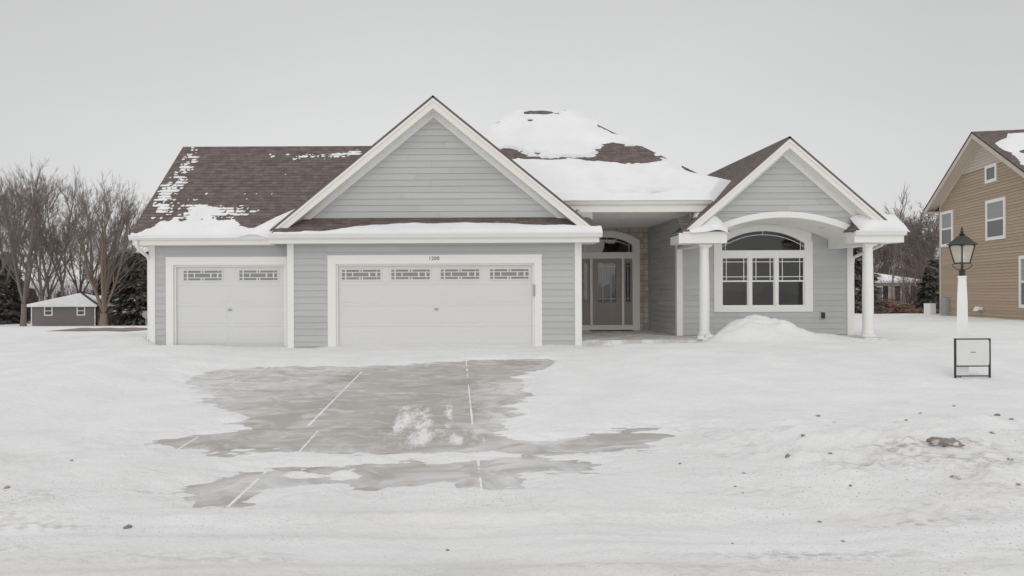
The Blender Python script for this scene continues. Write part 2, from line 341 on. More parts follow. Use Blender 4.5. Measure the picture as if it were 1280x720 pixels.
def lamp_glass():
    m = bpy.data.materials.new('lamp_glass'); m.use_nodes = True
    n = m.node_tree.nodes; l = m.node_tree.links; n.clear()
    o = n.new('ShaderNodeOutputMaterial'); a = n.new('ShaderNodeMixShader'); c = n.new('ShaderNodeMixShader')
    tr = n.new('ShaderNodeBsdfTransparent'); tl = n.new('ShaderNodeBsdfTranslucent'); tl.inputs[0].default_value = (.86, .83, .76, 1)
    df = n.new('ShaderNodeBsdfDiffuse'); df.inputs[0].default_value = (.80, .77, .70, 1)
    c.inputs[0].default_value = .5; l.new(tl.outputs[0], c.inputs[1]); l.new(df.outputs[0], c.inputs[2])
    a.inputs[0].default_value = .5; l.new(tr.outputs[0], a.inputs[1]); l.new(c.outputs[0], a.inputs[2]); l.new(a.outputs[0], o.inputs[0]); return m
def rough_snow(m):
    n = m.node_tree.nodes; l = m.node_tree.links; b = n['Principled BSDF']
    t = n.new('ShaderNodeTexCoord'); z = n.new('ShaderNodeTexNoise'); z.inputs['Scale'].default_value = 38; z.inputs['Detail'].default_value = 6; l.new(t.outputs['Object'], z.inputs['Vector'])
    bp = n.new('ShaderNodeBump'); bp.inputs['Strength'].default_value = .55; bp.inputs['Distance'].default_value = .015; l.new(z.outputs['Fac'], bp.inputs['Height'])
    old = b.inputs['Normal'].links[0].from_socket; l.new(old, bp.inputs['Normal']); l.new(bp.outputs[0], b.inputs['Normal']); return m
M = dict(
    siding=mat('siding', (.487, .496, .492), .6, .03, 2, .08, 30, rndvar=.045, stretch=(.4, 1, 6)),
    trim=mat('white_trim', (.82, .815, .79), .5, .025, 2.5, .03, 20),
    gutter=mat('gutter_white', (.80, .80, .785), .45, .02, 1.5),
    fascia=mat('fascia', (.80, .775, .73), .55, .03, 2),
    garage=mat('garage_door_white', (.695, .695, .685), .5, .02, 3, .03, 60, stretch=(.3, 1, 8)),
    soffit=mat('soffit', (.86, .85, .82), .6, .02, 2),
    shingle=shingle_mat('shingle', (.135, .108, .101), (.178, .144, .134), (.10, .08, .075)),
    stone=stone_mat('stone_veneer'),
    glass=glass_mat('glass'),
    frost=mat('garage_glass', (.20, .20, .20), .12, .1, 4, spec=.6),
    door=mat('taupe_door', (.30, .265, .25), .45, .05, 4),
    doorframe=mat('door_frame', (.80, .78, .74), .5, .02, 3),
    lead=mat('caming', (.78, .80, .79), .4),
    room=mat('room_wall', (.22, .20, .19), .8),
    snow=snow_mat('roof_snow', bump=.2),
    ground=rough_snow(snow_mat('ground_snow', True, .55)),
    concrete=concrete_mat('concrete'),
    slab=mat('porch_concrete', (.58, .56, .53), .8, .10, 3, .2, 50, dirt=(.8, .8, .8), dscale=2.4, dlo=.47),
    black=mat('black_metal', (.025, .024, .023), .4, .1, 8, spec=.5),
    numeral=mat('numeral', (.09, .09, .09), .5),
    steel=mat('grey_steel', (.35, .36, .37), .45, .1, 8),
    white=mat('white_paint', (.83, .83, .82), .5, .02, 3),
    tan=mat('tan_siding', (.415, .32, .225), .6, .03, 2, rndvar=.06),
    cream=mat('cream_siding', (.56, .50, .43), .6, .03, 2, rndvar=.04),
    graywall=mat('gray_stucco', (.19, .17, .17), .7, .05, 2),
    bark=mat('bark', (.19, .16, .145), .9, .25, 3, .4, 12),
    twig=mat('twig', (.185, .15, .138), .9, .2, 2),
    barkwarm=mat('bark_warm', (.22, .17, .135), .9, .25, 3, .4, 12),
    needle=mat('needle', (.13, .122, .104), .8, .3, 3, rndvar=.5),
    brush=mat('brush', (.17, .13, .115), .9, .3, 3, rndvar=.4),
    log=mat('log', (.20, .12, .08), .9, .3, 5, rndvar=.5),
    soil=mat('soil', (.24, .20, .175), .9, .2, 6, .4, 20),
    clod=mat('clod', (.29, .24, .215), .95, .3, 20, .5, 60, dirt=(.74, .73, .72), dscale=14, dlo=.50),
    asphalt=mat('asphalt', (.07, .07, .07), .9, .2, 4),
    rubber=mat('mat_fibre', (.05, .05, .05), .95, .2, 10),
    lampglass=lamp_glass(),
    bulb=mat('bulb_white', (.8, .78, .7), .4),
)
SNOWN = 0

# ------------------------------------------------------------------ ground
SLOPE = .0244
A = [(-4.85,12.81),(-4.72,13.68),(-3.77,14.0),(-2.7,14.09),(-1.82,13.93),(-1.14,14.16),(-.36,14.65),(.21,15.04),(1.14,15.15),(1.81,15.13),(1.74,14.31),(1.42,13.36),(1.05,12.15),(.83,11.13),(.93,10.54),(.72,9.59),(.4,8.57),(.46,7.93),(.74,7.62),(1.27,7.79),(1.55,8.11),(2.0,8.27),(2.37,8.3),(2.64,7.88),(2.17,7.59),(1.77,7.35),(1.38,7.19),(.7,7.2),(.22,7.31),(-.58,7.19),(-1.23,7.24),(-1.95,7.22),(-2.67,7.23),(-3.62,7.52),(-3.37,7.73),(-2.96,7.99),(-2.57,8.19),(-2.37,8.36),(-2.71,8.63),(-2.76,9.12),(-3.2,9.68),(-3.56,10.31),(-3.89,11.03),(-4.38,11.86)]
B = [(-2.12,5.77),(-2.03,6.03),(-1.83,6.26),(-1.61,6.48),(-1.17,6.56),(-1.15,6.25),(-1.37,6.06),(-1.66,5.91),(-1.86,5.7)]
Cp = [(-1.0,6.29),(-.76,6.69),(-.4,6.82),(-.1,6.62),(.21,6.84),(.59,6.89),(.96,6.8),(1.28,6.71),(1.22,6.57),(.91,6.47),(.63,6.53),(.5,6.3),(.35,6.08),(.11,6.06),(-.09,6.31),(-.5,6.17),(-.76,6.08)]
Dp = [(-.79,7.83),(-.85,9.08),(-.76,10.11),(-.55,10.37),(-.3,9.62),(-.19,8.35),(-.11,7.74),(-.27,7.53),(-.53,7.53)]
def sdist(poly, X, Y):
    """signed distance, negative inside"""
    d = np.full(X.shape, 1e9); ins = np.zeros(X.shape, bool); n = len(poly)
    for i in range(n):
        x0, y0 = poly[i]; x1, y1 = poly[(i + 1) % n]
        dx, dy = x1 - x0, y1 - y0
        t = np.clip(((X - x0) * dx + (Y - y0) * dy) / (dx * dx + dy * dy), 0, 1)
        d = np.minimum(d, np.hypot(X - x0 - t * dx, Y - y0 - t * dy))
        c = (y0 > Y) != (y1 > Y)
        ins ^= c & (X < x0 + (Y - y0) / (dy if dy else 1e-9) * dx)
    return np.where(ins, -d, d)
def zbase(X, Y):
    X = np.asarray(X, float); Y = np.asarray(Y, float)
    z = -SLOPE * np.clip(17.7 - np.maximum(Y, 5.3), 0, 99)
    left = sst(-8, -14, X)
    zl = -.0385 * np.clip(Y - 20, 0, 70)
    zr = .06 * sst(14, 22, X) * sst(18, 28, Y) - .04 * np.clip(Y - 37, 0, 40)
    zl2 = -.03 * np.clip(Y - 26, 0, 60)
    return z + np.where(Y > 17.7, left * zl + (1 - left) * np.where(X > 5, zr, zl2 * sst(5, -6, X) + zr * (1 - sst(5, -6, X))), 0)
def snow_top(X, Y, detail=True):
    zb = zbase(X, Y)
    # warped coordinates break up the swept edges
    wx = X + .22 * fbm(X * 1.1, Y * 1.1, 4, 11) + .05 * fbm(X * 6, Y * 6, 3, 12)
    wy = Y + .10 * fbm(X * 1.3, Y * 1.3, 4, 21) + .03 * fbm(X * 7, Y * 7, 3, 22)
    sA = sdist(A, wx, wy); sB = sdist(B, wx, wy); sC = sdist(Cp, wx, wy); sD = sdist(Dp, wx, wy)
    lawn = .13 + .06 * fbm(X * .35, Y * .35, 3, 3) + .032 * fbm(X * 1.3, Y * 1.7, 4, 5) + .006 * fbm(X * 7, Y * 7, 3, 6)
    drv = sst(-6.5, -4.6, X) * sst(4.2, 2.4, X)
    th = lawn * (1 - drv) + drv * (.045 + .02 * fbm(X * .9, Y * .9, 4, 8) + .006 * fbm(X * 6, Y * 6, 3, 9))
    s = np.minimum(sA - .05, np.minimum(sB, sC) - .07)
    isl = .16 * np.clip(fbm(X * .9 + .5 * Y * .3 + .8 * fbm(X * .7, Y * .7, 2, 31), Y * 3.6, 6, 32) - .16, 0, 1) * np.clip(1 + s * .9, .25, 1)   # streaky islands left on the concrete
    edge = s * .13 + .030 * fbm(X * 2.2, Y * 5.2, 5, 33) + .026 * fbm(X * 7, Y * 17, 4, 34) - .004
    inside = edge + isl + np.where(s < 0, -.004, 0)
    rid = np.clip(-sD * .05 + .10 * fbm(X * 7 + Y * .5, Y * .85, 4, 41) + .06 * fbm(X * 12, Y * 9, 4, 42) - .022, -1, .03)
    th = np.minimum(th, np.maximum(inside, -.035))
    # heaps of ploughed snow either side of the mouth of the drive
    rr = sst(1.6, 3.2, X) * np.exp(-((Y - 6.7) / 1.25) ** 2)
    th = th + rr * (.10 + .11 * fbm(X * 1.1, Y * 1.4, 4, 51) + .13 * np.clip(fbm(X * 3.0, Y * 3.0, 4, 52) - .1, 0, 1) + .045 * fbm(X * 8, Y * 8, 3, 53))
    lr = sst(-2.2, -3.6, X) * np.exp(-((Y - 6.6) / 1.1) ** 2)
    th = th + lr * (.08 + .07 * fbm(X * 1.1, Y * 1.6, 4, 55) + .06 * np.clip(fbm(X * 2.6, Y * 3.0, 4, 58) - .1, 0, 1) + .014 * fbm(X * 6, Y * 6, 3, 56))
    # left lawn hump and berm beside the drive
    th = th + .16 * np.exp(-((X + 8.2) / 1.6) ** 2 - ((Y - 18.6) / 1.0) ** 2) * (1 + .35 * fbm(X * 2.2, Y * 2.2, 3, 57))
    th = th + .13 * np.exp(-((X + 6.4) / 1.2) ** 2 - ((Y - 13.5) / 3.0) ** 2) * (1 + .5 * fbm(X * 1.5, Y * 1.5, 4, 59))
    # lawn swell right of the drive
    th = th + .10 * sst(2.0, 4.5, X) * sst(9.0, 13.0, Y) * sst(17.9, 16.0, Y)
    # drift against the porch, then the shovelled heap in front of the window
    th = th * (1 - .93 * sst(16.2, 17.5, Y) * sst(2.9, 3.3, X) * sst(6.5, 5.2, X))
    th = th + .13 * sst(6.0, 6.9, X) * sst(16.0, 17.5, Y) * sst(10.2, 9.0, X)
    th = th - .10 * sst(9.0, 10.0, X) * sst(12.0, 11.0, X) * sst(16.6, 17.6, Y)
    q = ((X - 7.12) / 1.02) ** 2 + ((Y - 17.05) / .72) ** 2
    heap = .47 * np.exp(-q ** 1.5) * (1 + .34 * fbm(X * 2.0, Y * 2.2, 4, 61) + .20 * fbm(X * 6, Y * 6, 4, 62))
    th = th + heap
    # driven lanes of the road
    rd = sst(5.6, 5.0, Y)
    th = th - rd * .02 + rd * (.030 * fbm(X * .35, Y * 3.4, 4, 71) + .018 * fbm(X * 1.4, Y * 9, 4, 72) + .004 * fbm(X * 9, Y * 9, 3, 73))
    for yy_, w_, a_ in ((4.95, .16, .014), (4.35, .15, .012), (3.75, .17, .015)):
        yc_ = yy_ + .10 * fbm(X * .15, X * 0 + yy_, 2, 74)
        th = th - a_ * np.exp(-((Y - yc_) / w_) ** 4) * (1 + .5 * fbm(X * 2.5, Y * 8, 3, 75)) + a_ * .7 * np.exp(-((np.abs(Y - yc_) - w_ * 1.5) / .07) ** 2) * (1 + .9 * fbm(X * 4, Y * 9, 4, 76))
    # the ground under the buildings stays below their floors
    foot = ((X > -7.72) & (X < 3.1) & (Y > 17.93)) | ((X > 3.0) & (X < 10.95) & (Y > 18.06))
    foot &= (Y < 26.3)
    th = np.where(foot, -.12, th)
    # thin along the garage doors
    g = sst(16.4, 17.5, Y) * sst(-7.9, -7.4, X) * sst(3.4, 3.0, X)
    th = np.where(foot, th, th * (1 - .65 * g) + g * sst(17.2, 17.7, Y) * .045 * np.clip(fbm(X * 1.7, Y * 1.7, 4, 64) + .15, 0, 1))
    return zb + th, s

def axis(segs):
    a = [segs[0][0]]
    for x0, x1, st in segs:
        n = max(1, int(round((x1 - x0) / st)))
        a += [x0 + (x1 - x0) * (i + 1) / n for i in range(n)]
    return np.array(a)
def geo(x0, x1, s0, k=1.22):
    r = []; x = x0; s = s0
    while x < x1: x += s; s *= k; r.append(min(x, x1))
    return r
xc = axis([(-9.5, -5, .075), (-5, 5, .042), (5, 12.5, .075)])
xs = np.array([-v for v in geo(9.5, 900, .12, 1.12)][::-1] + list(xc) + geo(12.5, 900, .12, 1.12))
yc = axis([(3.2, 9.3, .034), (9.3, 16.4, .055), (16.4, 18.4, .05)])
ys = np.array([-v for v in geo(-3.2, 600, .1, 1.2)][::-1] + list(yc) + geo(18.4, 1500, .09, 1.1))
GX, GY = np.meshgrid(xs, ys)
GZ, GS = snow_top(GX, GY)
nx, ny = len(xs), len(ys)
vv = np.stack([GX.ravel(), GY.ravel(), GZ.ravel()], 1)
idx = np.arange(nx * ny).reshape(ny, nx)
ff = np.stack([idx[:-1, :-1].ravel(), idx[:-1, 1:].ravel(), idx[1:, 1:].ravel(), idx[1:, :-1].ravel()], 1)
me = bpy.data.meshes.new('ground')
me.vertices.add(len(vv)); me.vertices.foreach_set('co', vv.ravel())
me.loops.add(ff.size); me.loops.foreach_set('vertex_index', ff.ravel())
me.polygons.add(len(ff)); me.polygons.foreach_set('loop_start', np.arange(len(ff)) * 4)
me.update(); me.validate()
me.polygons.foreach_set('use_smooth', [True] * len(ff))
dz = sst(1.5, 3.4, GX) * np.exp(-((GY - 6.5) / 1.2) ** 2) * 1.0 + sst(-2.4, -3.2, GX) * np.exp(-((GY - 5.9) / .8) ** 2) * .5
dirt = dz * np.clip(fbm(GX * 1.5, GY * 2.0, 5, 81) * 2.6 - .10, 0, 1) * .9
dirt += sst(5.7, 5.2, GY) * np.clip(fbm(GX * .6, GY * 5, 5, 82) * 2.2 - .20, 0, 1) * .62
dirt += sst(3.6, 2.2, np.abs(GX + .3)) * np.exp(-((GY - 5.75) / .5) ** 2) * np.clip(fbm(GX * 1.2, GY * 5, 5, 83) * 2 - .3, 0, 1) * .6
pk = sst(5.75, 5.1, GY) * np.clip(.22 + .75 * fbm(GX * .3, GY * 2.6, 5, 84), 0, .7)
pk += np.clip(.13 * np.exp(-((GY - 6.4) / .9) ** 2) + 0 * GX, 0, .3)
grit = (sst(1.2, 3.0, GX) * np.exp(-((GY - 6.3) / 1.5) ** 2) + sst(6.2, 5.4, GY) * .8 + .5 * np.exp(-((GY - 6.1) / .6) ** 2)) * np.clip(fbm(GX * .9, GY * 1.6, 4, 86) * 2 + .35, 0, 1)
for nm, ar in (('dirt', dirt), ('packed', pk), ('grit', grit)):
    at = me.attributes.new(nm, 'FLOAT', 'POINT'); at.data.foreach_set('value', np.clip(ar, 0, 1).ravel().astype(np.float32))
me.materials.append(M['ground'])
go = bpy.data.objects.new('snow_ground', me); COL.objects.link(go); tag(go, kind='structure')
def gz(x, y):
    z, _ = snow_top(np.array([[float(x)]]), np.array([[float(y)]])); return float(z[0, 0])

def strip(name, x0, x1, y0, y1, lift, m, t=.12):
    nx_ = max(2, int(min(x1 - x0, 12) / .09)); ny_ = max(2, int((y1 - y0) / .09))
    X_, Y_ = np.meshgrid(np.linspace(x0, x1, nx_), np.linspace(y0, y1, ny_)); Z_ = zbase(X_, Y_) + lift
    top = np.stack([X_.ravel(), Y_.ravel(), Z_.ravel()], 1); bot = top - np.array([0, 0, t]); k = nx_ * ny_
    ii = np.arange(k).reshape(ny_, nx_)
    q = np.stack([ii[:-1,:-1].ravel(), ii[:-1,1:].ravel(), ii[1:,1:].ravel(), ii[1:,:-1].ravel()], 1).tolist()
    q += [[a[3] + k, a[2] + k, a[1] + k, a[0] + k] for a in q]
    ring = list(ii[0, :]) + list(ii[1:, -1]) + list(ii[-1, -2::-1]) + list(ii[-2:0:-1, 0])
    q += [[int(ring[i]) + k, int(ring[(i+1) % len(ring)]) + k, int(ring[(i+1) % len(ring)]), int(ring[i])] for i in range(len(ring))]
    me = bpy.data.meshes.new(name); me.from_pydata(np.concatenate([top, bot]).tolist(), [], q)
    sd_ = np.minimum(sdist(A, X_, Y_), np.minimum(sdist(B, X_, Y_), sdist(Cp, X_, Y_)))
    fr_ = np.clip(.26 * np.exp(-np.abs(sd_) / .30) + .30 * sst(-1.2, -2.6, X_) * sst(9.5, 11, Y_) + .25 * sst(.6, .3, np.abs(X_ - .35) / 1.5) * sst(13, 11, Y_) * sst(.1, .5, X_) , 0, 1)
    pw_ = np.clip(np.exp(-((X_ + .56 + .03*(Y_ - 8.8)) / .26)**4 - ((Y_ - 8.7) / 1.25)**4) + .85 * np.exp(-((X_ + .12) / .10)**2 - ((Y_ - 9.0) / 1.5)**4) + .8 * np.exp(-((X_ + .15) / .55)**2 - ((Y_ - 7.8) / .35)**2) + .6 * np.exp(-((X_ - .75) / .35)**2 - ((Y_ - 8.6) / .9)**2), 0, 1)
    at = me.attributes.new('powder', 'FLOAT', 'POINT'); at.data.foreach_set('value', np.tile(pw_.ravel(), 2).astype(np.float32))
    at = me.attributes.new('frost', 'FLOAT', 'POINT'); at.data.foreach_set('value', np.tile(fr_.ravel(), 2).astype(np.float32))
    me.materials.append(m); me.update(); o = bpy.data.objects.new(name, me); COL.objects.link(o)
    return tag(o, kind='structure')
strip('driveway', -5.6, 2.75, 8.345, 17.62, 0, M['concrete'])
strip('sidewalk', -26, 26, 7.19, 8.32, 0.0, M['concrete'])
strip('driveway_apron', -3.4, 2.6, 5.25, 7.17, 0, M['concrete'])
strip('road', -200, 200, -4.5, 5.2, -.16, M['asphalt'])
# snow packed into the control joints
def joint(pts, wid=.017):
    b = MB()
    n = 36
    n = 70
    for i in range(n):
        t0, t1 = i / n, (i + 1) / n
        if float(fbm(np.array(t0 * 9.), np.array(pts[0][0] * 5.), 3, 15)) < -.52: continue
        (x0, y0), (x1, y1) = pts
        pa = (x0 + (x1-x0)*t0, y0 + (y1-y0)*t0); pb = (x0 + (x1-x0)*t1, y0 + (y1-y0)*t1)
        wa = wid * (.35 + 1.0 * float(vnoise(t0 * 31, x0 * 7, 5))); wb = wid * (.35 + 1.0 * float(vnoise(t1 * 31, x0 * 7, 5)))
        za, zb_ = float(zbase(*pa)) , float(zbase(*pb))
        b.hex([(pa[0]-wa,pa[1],za-.01),(pa[0]+wa,pa[1],za-.01),(pb[0]+wb,pb[1],zb_-.01),(pb[0]-wb,pb[1],zb_-.01),
               (pa[0]-wa*.6,pa[1],za+.005),(pa[0]+wa*.6,pa[1],za+.005),(pb[0]+wb*.6,pb[1],zb_+.005),(pb[0]-wb*.6,pb[1],zb_+.005)])
    return b
for pts, wd in ((((-3.7, 9.8), (-3.7, 14.3)), .011), (((-1.77, 8.5), (-1.77, 14.4)), .02), (((.17, 8.55), (.17, 15.3)), .017), (((-1.6, 7.22), (-1.6, 8.2)), .017),
            (((-2.87, 7.3), (-2.87, 7.95)), .014), (((.19, 5.8), (.19, 6.9)), .017), (((-1.77, 5.5), (-1.74, 6.5)), .02)):
    tag(joint(pts, wd).build('joint_snow', M['snow']), kind='structure')

# ------------------------------------------------------------------ the house
house = empty('house', (0, 20, 0), 'pale gray single storey house with white garage doors, brown snowy roof and arched porch', 'house')
LAP = .157
def siding(b, O, U, Nn, z0, z1, lim, zref=0.0, seams=True, lap=LAP, out=.019):
    """lapped boards on the vertical plane O + U*u, standing off along Nn; lim(z) -> (u0, u1)"""
    O = Vector(O); U = Vector(U); Nn = Vector(Nn)
    k = math.floor((z0 - zref) / lap + 1e-6)
    while True:
        za = max(z0, zref + k * lap); zb_ = min(z1, zref + (k + 1) * lap); k += 1
        if za >= z1 - 1e-4: break
        if zb_ - za < .004: continue
        a0, a1 = lim(za); b0, b1 = lim(zb_)
        if a1 - a0 < .02: continue
        if b1 < b0: b0 = b1 = (b0 + b1) / 2
        cuts = [0.0, 1.0]
        if seams:
            u = a0 + rng.uniform(.6, 3.66)
            while u < a1 - .4: cuts.insert(-1, (u - a0) / (a1 - a0)); u += 3.66
        for c0, c1 in zip(cuts[:-1], cuts[1:]):
            g0 = .0028 if c0 > 0 else 0; g1 = .0028 if c1 < 1 else 0
            p = [O + U * (a0 + (a1-a0)*c0 + g0), O + U * (a0 + (a1-a0)*c1 - g1), O + U * (b0 + (b1-b0)*c1 - g1), O + U * (b0 + (b1-b0)*c0 + g0)]
            lo = Nn * out; hi = Nn * .002
            q = [p[0] + lo + Vector((0,0,za)), p[1] + lo + Vector((0,0,za)), p[2] + hi + Vector((0,0,zb_)), p[3] + hi + Vector((0,0,zb_))]
            q0 = [p[0] + Vector((0,0,za+.002)), p[1] + Vector((0,0,za+.002))]
            r = rng.random()
            b.face(q, r); b.face([q0[0], q0[1], q[1], q[0]], r)
F = (0, -1, 0); UX = (1, 0, 0)
def wall_front(name, y, rects, z_base=0, back=True, m=None):
    """rects: (x0, x1, z0, z1) siding panels on the plane y, facing the street"""
    b = MB()
    for x0, x1, z0, z1 in rects:
        siding(b, (0, y, 0), UX, F, z0, z1, lambda z: (x0, x1))
        if back: b.box(x0, x1, y + .001, y + .14, z0, z1)
    return b.build(name, m or M['siding'], house)

YL, YM, YE, YW, YG = 17.95, 17.70, 22.8, 19.8, 18.3
# --- garage walls
wall_front('garage_wall', YL, [(-7.66, -7.26, .03, 2.75), (-7.26, -4.2, 2.26, 2.75)])
wall_front('garage_wall', YM, [(-4.10, -3.19, .03, 2.75), (-3.19, 2.07, 2.27, 2.75), (2.07, 2.96, .03, 2.75)])
b = MB(); b.box(-4.2, -4.09, YM + .02, YL + .2, .02, 2.75); b.box(2.97, 3.03, YM + .09, YE, .02, 3.4)
b.box(-7.66, -7.5, YL + .15, 24.2, .02, 2.8); b.box(-7.66, 10.8, 25.9, 26.0, 0, 3.0)
b.box(10.7, 10.84, YW + .15, 25.9, 0, 2.8)
b.build('wall', M['siding'], house)
b = MB(); siding(b, (-7.66, 24.2, 0), (0, -1, 0), (-1, 0, 0), .03, 5.5, lambda z: (0, 6.25) if z < 2.7 else (max(0, (z - 2.7) / .82), min(6.25, 6.25 - (z - 2.7) / .82 + .3)))
b.face([(-7.655, 24.2, 2.7), (-7.655, YL, 2.7), (-7.655, 20.9, 5.5)])
b.build('garage_wall', M['siding'], house)
b = MB(); siding(b, (10.84, YW, 0), (0, 1, 0), (1, 0, 0), .1, 2.8, lambda z: (.1, 6.1)); b.build('wing_wall', M['siding'], house)
# --- corner boards
def corner(x0, x1, y, z0, z1, d=.035, ret=.12):
    bb = MB(); bb.box(x0, x1, y - d, y + ret, z0, z1); return bb.build('corner_board', M['trim'], house)
corner(-7.68, -7.53, YL, .0, 2.74); corner(-4.18, -4.02, YM, .0, 2.74); corner(2.88, 3.045, YM, .0, 2.74, ret=.16)
corner(6.02, 6.18, YW, .13, 2.66); corner(10.70, 10.86, YW, .13, 2.66)
# --- garage doors
WIN_TOP = [(112,126),(132,190),(196,203),(208,270),(272,287)]
WIN_MID = [(112,126),(132,158),(163,233),(240,265),(272,287)]
def garage_door(x0, x1, y, zt, nwin, pitch):
    yd = y + .10
    d = MB(); z0 = .0
    sec = (zt - z0) / 4
    for i in range(4):
        d.box(x0, x1, yd, yd + .05, z0 + i*sec + .001, z0 + (i+1)*sec - .001)
        # pressed long panels in each section
        if i < 3:
            for k in range(nwin):
                w_ = (x1 - x0) / nwin; a, c = x0 + k*w_ + .09, x0 + (k+1)*w_ - .09
                za, zb_ = z0 + i*sec + .09, z0 + (i+1)*sec - .09
                d.hex([(a,yd-.005,za),(c,yd-.005,za),(c,yd,za-.012),(a,yd,za-.012),(a,yd-.005,zb_),(c,yd-.005,zb_),(c,yd,zb_+.012),(a,yd,zb_+.012)])
    d.box(x0, x1, yd + .003, yd + .055, z0, z0 + .04)
    door = d.build('garage_door', M['garage'], house)
    wz0, wz1 = z0 + 3*sec + .135, z0 + 3*sec + .375
    for k in range(nwin):
        cx = x0 + (x1 - x0) * (k + .5) / nwin
        f = MB(); hw = .475; n0 = yd - .018
        f.box(cx-hw-.035, cx+hw+.035, n0, yd - .002, wz1, wz1+.035); f.box(cx-hw-.035, cx+hw+.035, n0, yd - .002, wz0-.035, wz0)
        f.box(cx-hw-.035, cx-hw, n0, yd - .002, wz0, wz1); f.box(cx+hw, cx+hw+.035, n0, yd - .002, wz0, wz1)
        rows = [(0.0, .225, WIN_TOP), (.31, .69, WIN_MID), (.775, 1.0, WIN_TOP)]
        sc = (2*hw) / (287 - 112)
        zz = lambda t: wz0 + (wz1 - wz0) * t
        yy0, yy1 = yd - .013, yd - .005
        f.box(cx-hw, cx+hw, yy0, yy1, zz(.225), zz(.31)); f.box(cx-hw, cx+hw, yy0, yy1, zz(.69), zz(.775))
        for r0, r1, cols in rows:
            for (a, c), (a2, c2) in zip(cols[:-1], cols[1:]):
                f.box(cx - hw + (c - 112)*sc, cx - hw + (a2 - 112)*sc, yy0, yy1, zz(r0), zz(r1))
        w_ = f.build('window', M['garage'], door)
        p = MB(); p.box(cx-hw, cx+hw, yd - .004, yd - .001, wz0, wz1); p.build('pane', M['frost'], door)
    h = MB(); hx = (x0 + x1) / 2 + (.02 if nwin == 4 else -.02)
    h.box(hx-.05, hx+.05, yd-.035, yd-.012, .925, .955); h.box(hx-.02, hx+.02, yd-.013, yd-.001, .915, .965)
    h.build('handle', M['steel'], door)
    return door
def door_trim(x0, x1, y, zt, wl, wr, wt):
    t = MB(); f = y - .032
    t.box(x0 - wl, x0, f, y + .14, 0, zt); t.box(x1, x1 + wr, f, y + .14, 0, zt); t.box(x0 - wl, x1 + wr, f - .003, y + .14, zt, zt + wt)
    # stop moulding
    t.box(x0, x0 + .045, y + .04, y + .095, 0, zt); t.box(x1 - .045, x1, y + .04, y + .095, 0, zt); t.box(x0 + .045, x1 - .045, y + .04, y + .095, zt - .045, zt)
    return t.build('door_trim', M['trim'], house)
garage_door(-7.08, -4.29, YL, 2.06, 2, 1)
door_trim(-7.08, -4.29, YL, 2.06, .18, .09, .2)
garage_door(-2.99, 1.89, YM, 2.06, 4, 1)
tr = door_trim(-2.99, 1.89, YM, 2.06, .2, .18, .215)
fc = bpy.data.curves.new('house_number', 'FONT'); fc.body = '1200'; fc.size = .125; fc.align_x = 'CENTER'; fc.extrude = .004; fc.space_character = 1.1
ft = bpy.data.objects.new('number_outline', fc); COL.objects.link(ft); bpy.context.view_layer.update()
fm = bpy.data.meshes.new_from_object(ft.evaluated_get(bpy.context.evaluated_depsgraph_get())); bpy.data.objects.remove(ft); bpy.data.curves.remove(fc)
fo = bpy.data.objects.new('house_number', fm); COL.objects.link(fo); fo.parent = tr; fm.materials.clear(); fm.materials.append(M['numeral'])
fo.location = Vector((-.575, YM - .041, 2.145)) - OFF[house]; fo.rotation_euler = (math.radians(90), 0, 0)
b = MB(); b.box(1.862, 1.905, YM + .02, YM - .05, 1.25, 1.53); b.build('keypad', M['steel'], house)

# --- roofs
def roof(name, planes, m=None, t=.05, parent=None):
    """planes: list of (polygon, eave direction) ; u along the eave, v up the slope"""
    b = MB()
    for poly, ud in planes:
        P = [Vector(p) for p in poly]; ud = Vector(ud).normalized()
        nn = (P[1] - P[0]).cross(P[2] - P[0]).normalized()
        if nn.z < 0: nn = -nn
        vd = nn.cross(ud)
        if vd.z < 0: vd = -vd
        uv = [((p - P[0]).dot(ud) + P[0].dot(ud), (p).dot(vd)) for p in P]
        b.face(P, .5, uv)
        Q = [p - nn * t for p in P]
        b.face(list(reversed(Q)), .5, list(reversed(uv)))
        for i in range(len(P)):
            j = (i + 1) % len(P); b.face([P[i], Q[i], Q[j], P[j]], .5, [(0, 0), (0, -.05), (.1, -.05), (.1, 0)])
    return b.build(name, m or M['shingle'], parent or house)
PT = .82
ex0, ey = -7.95, 17.43; ez = 2.77; ry = ey + 3.47; rz = ez + PT * 3.47
roof('garage_roof', [([(ex0, ey, ez), (-3.0, ey, ez), (1.0, ry, rz), (ex0, ry, rz)], UX),
                     ([(ex0, ry, rz), (1.0, ry, rz), (1.0, ry + 3.47, ez), (ex0, ry + 3.47, ez)], UX)])
gx, gzp, gy = -.58, 6.14, 17.46
xl, xr = -4.62, 3.46; zt_ = gzp - PT * (gx - xl)
sl = lambda x: gzp - PT * abs(x - gx)
roof('gable_roof', [([(xl, gy, sl(xl)), (gx, gy, gzp), (gx, 23.5, gzp), (xl, 19.6, sl(xl))], (0, 1, 0)),
                    ([(gx, gy, gzp), (2.5, gy, sl(2.5)), (2.5, 23.2, sl(2.5)), (gx, 23.5, gzp)], (0, 1, 0)),
                    ([(2.5, gy, sl(2.5)), (xr, gy, sl(xr)), (xr, 18.16, sl(xr)), (2.5, 18.5, sl(2.5))], (0, 1, 0))])
# pent roof between the garage eave and the big gable
py0, pz0, yg = 17.23, 2.775, 17.92
ppz = pz0 + .62 * (yg - py0)
roof('pent_roof', [([(-4.45, py0, pz0), (3.5, py0, pz0), (3.3, yg, ppz), (-4.45, yg, ppz)], UX)])
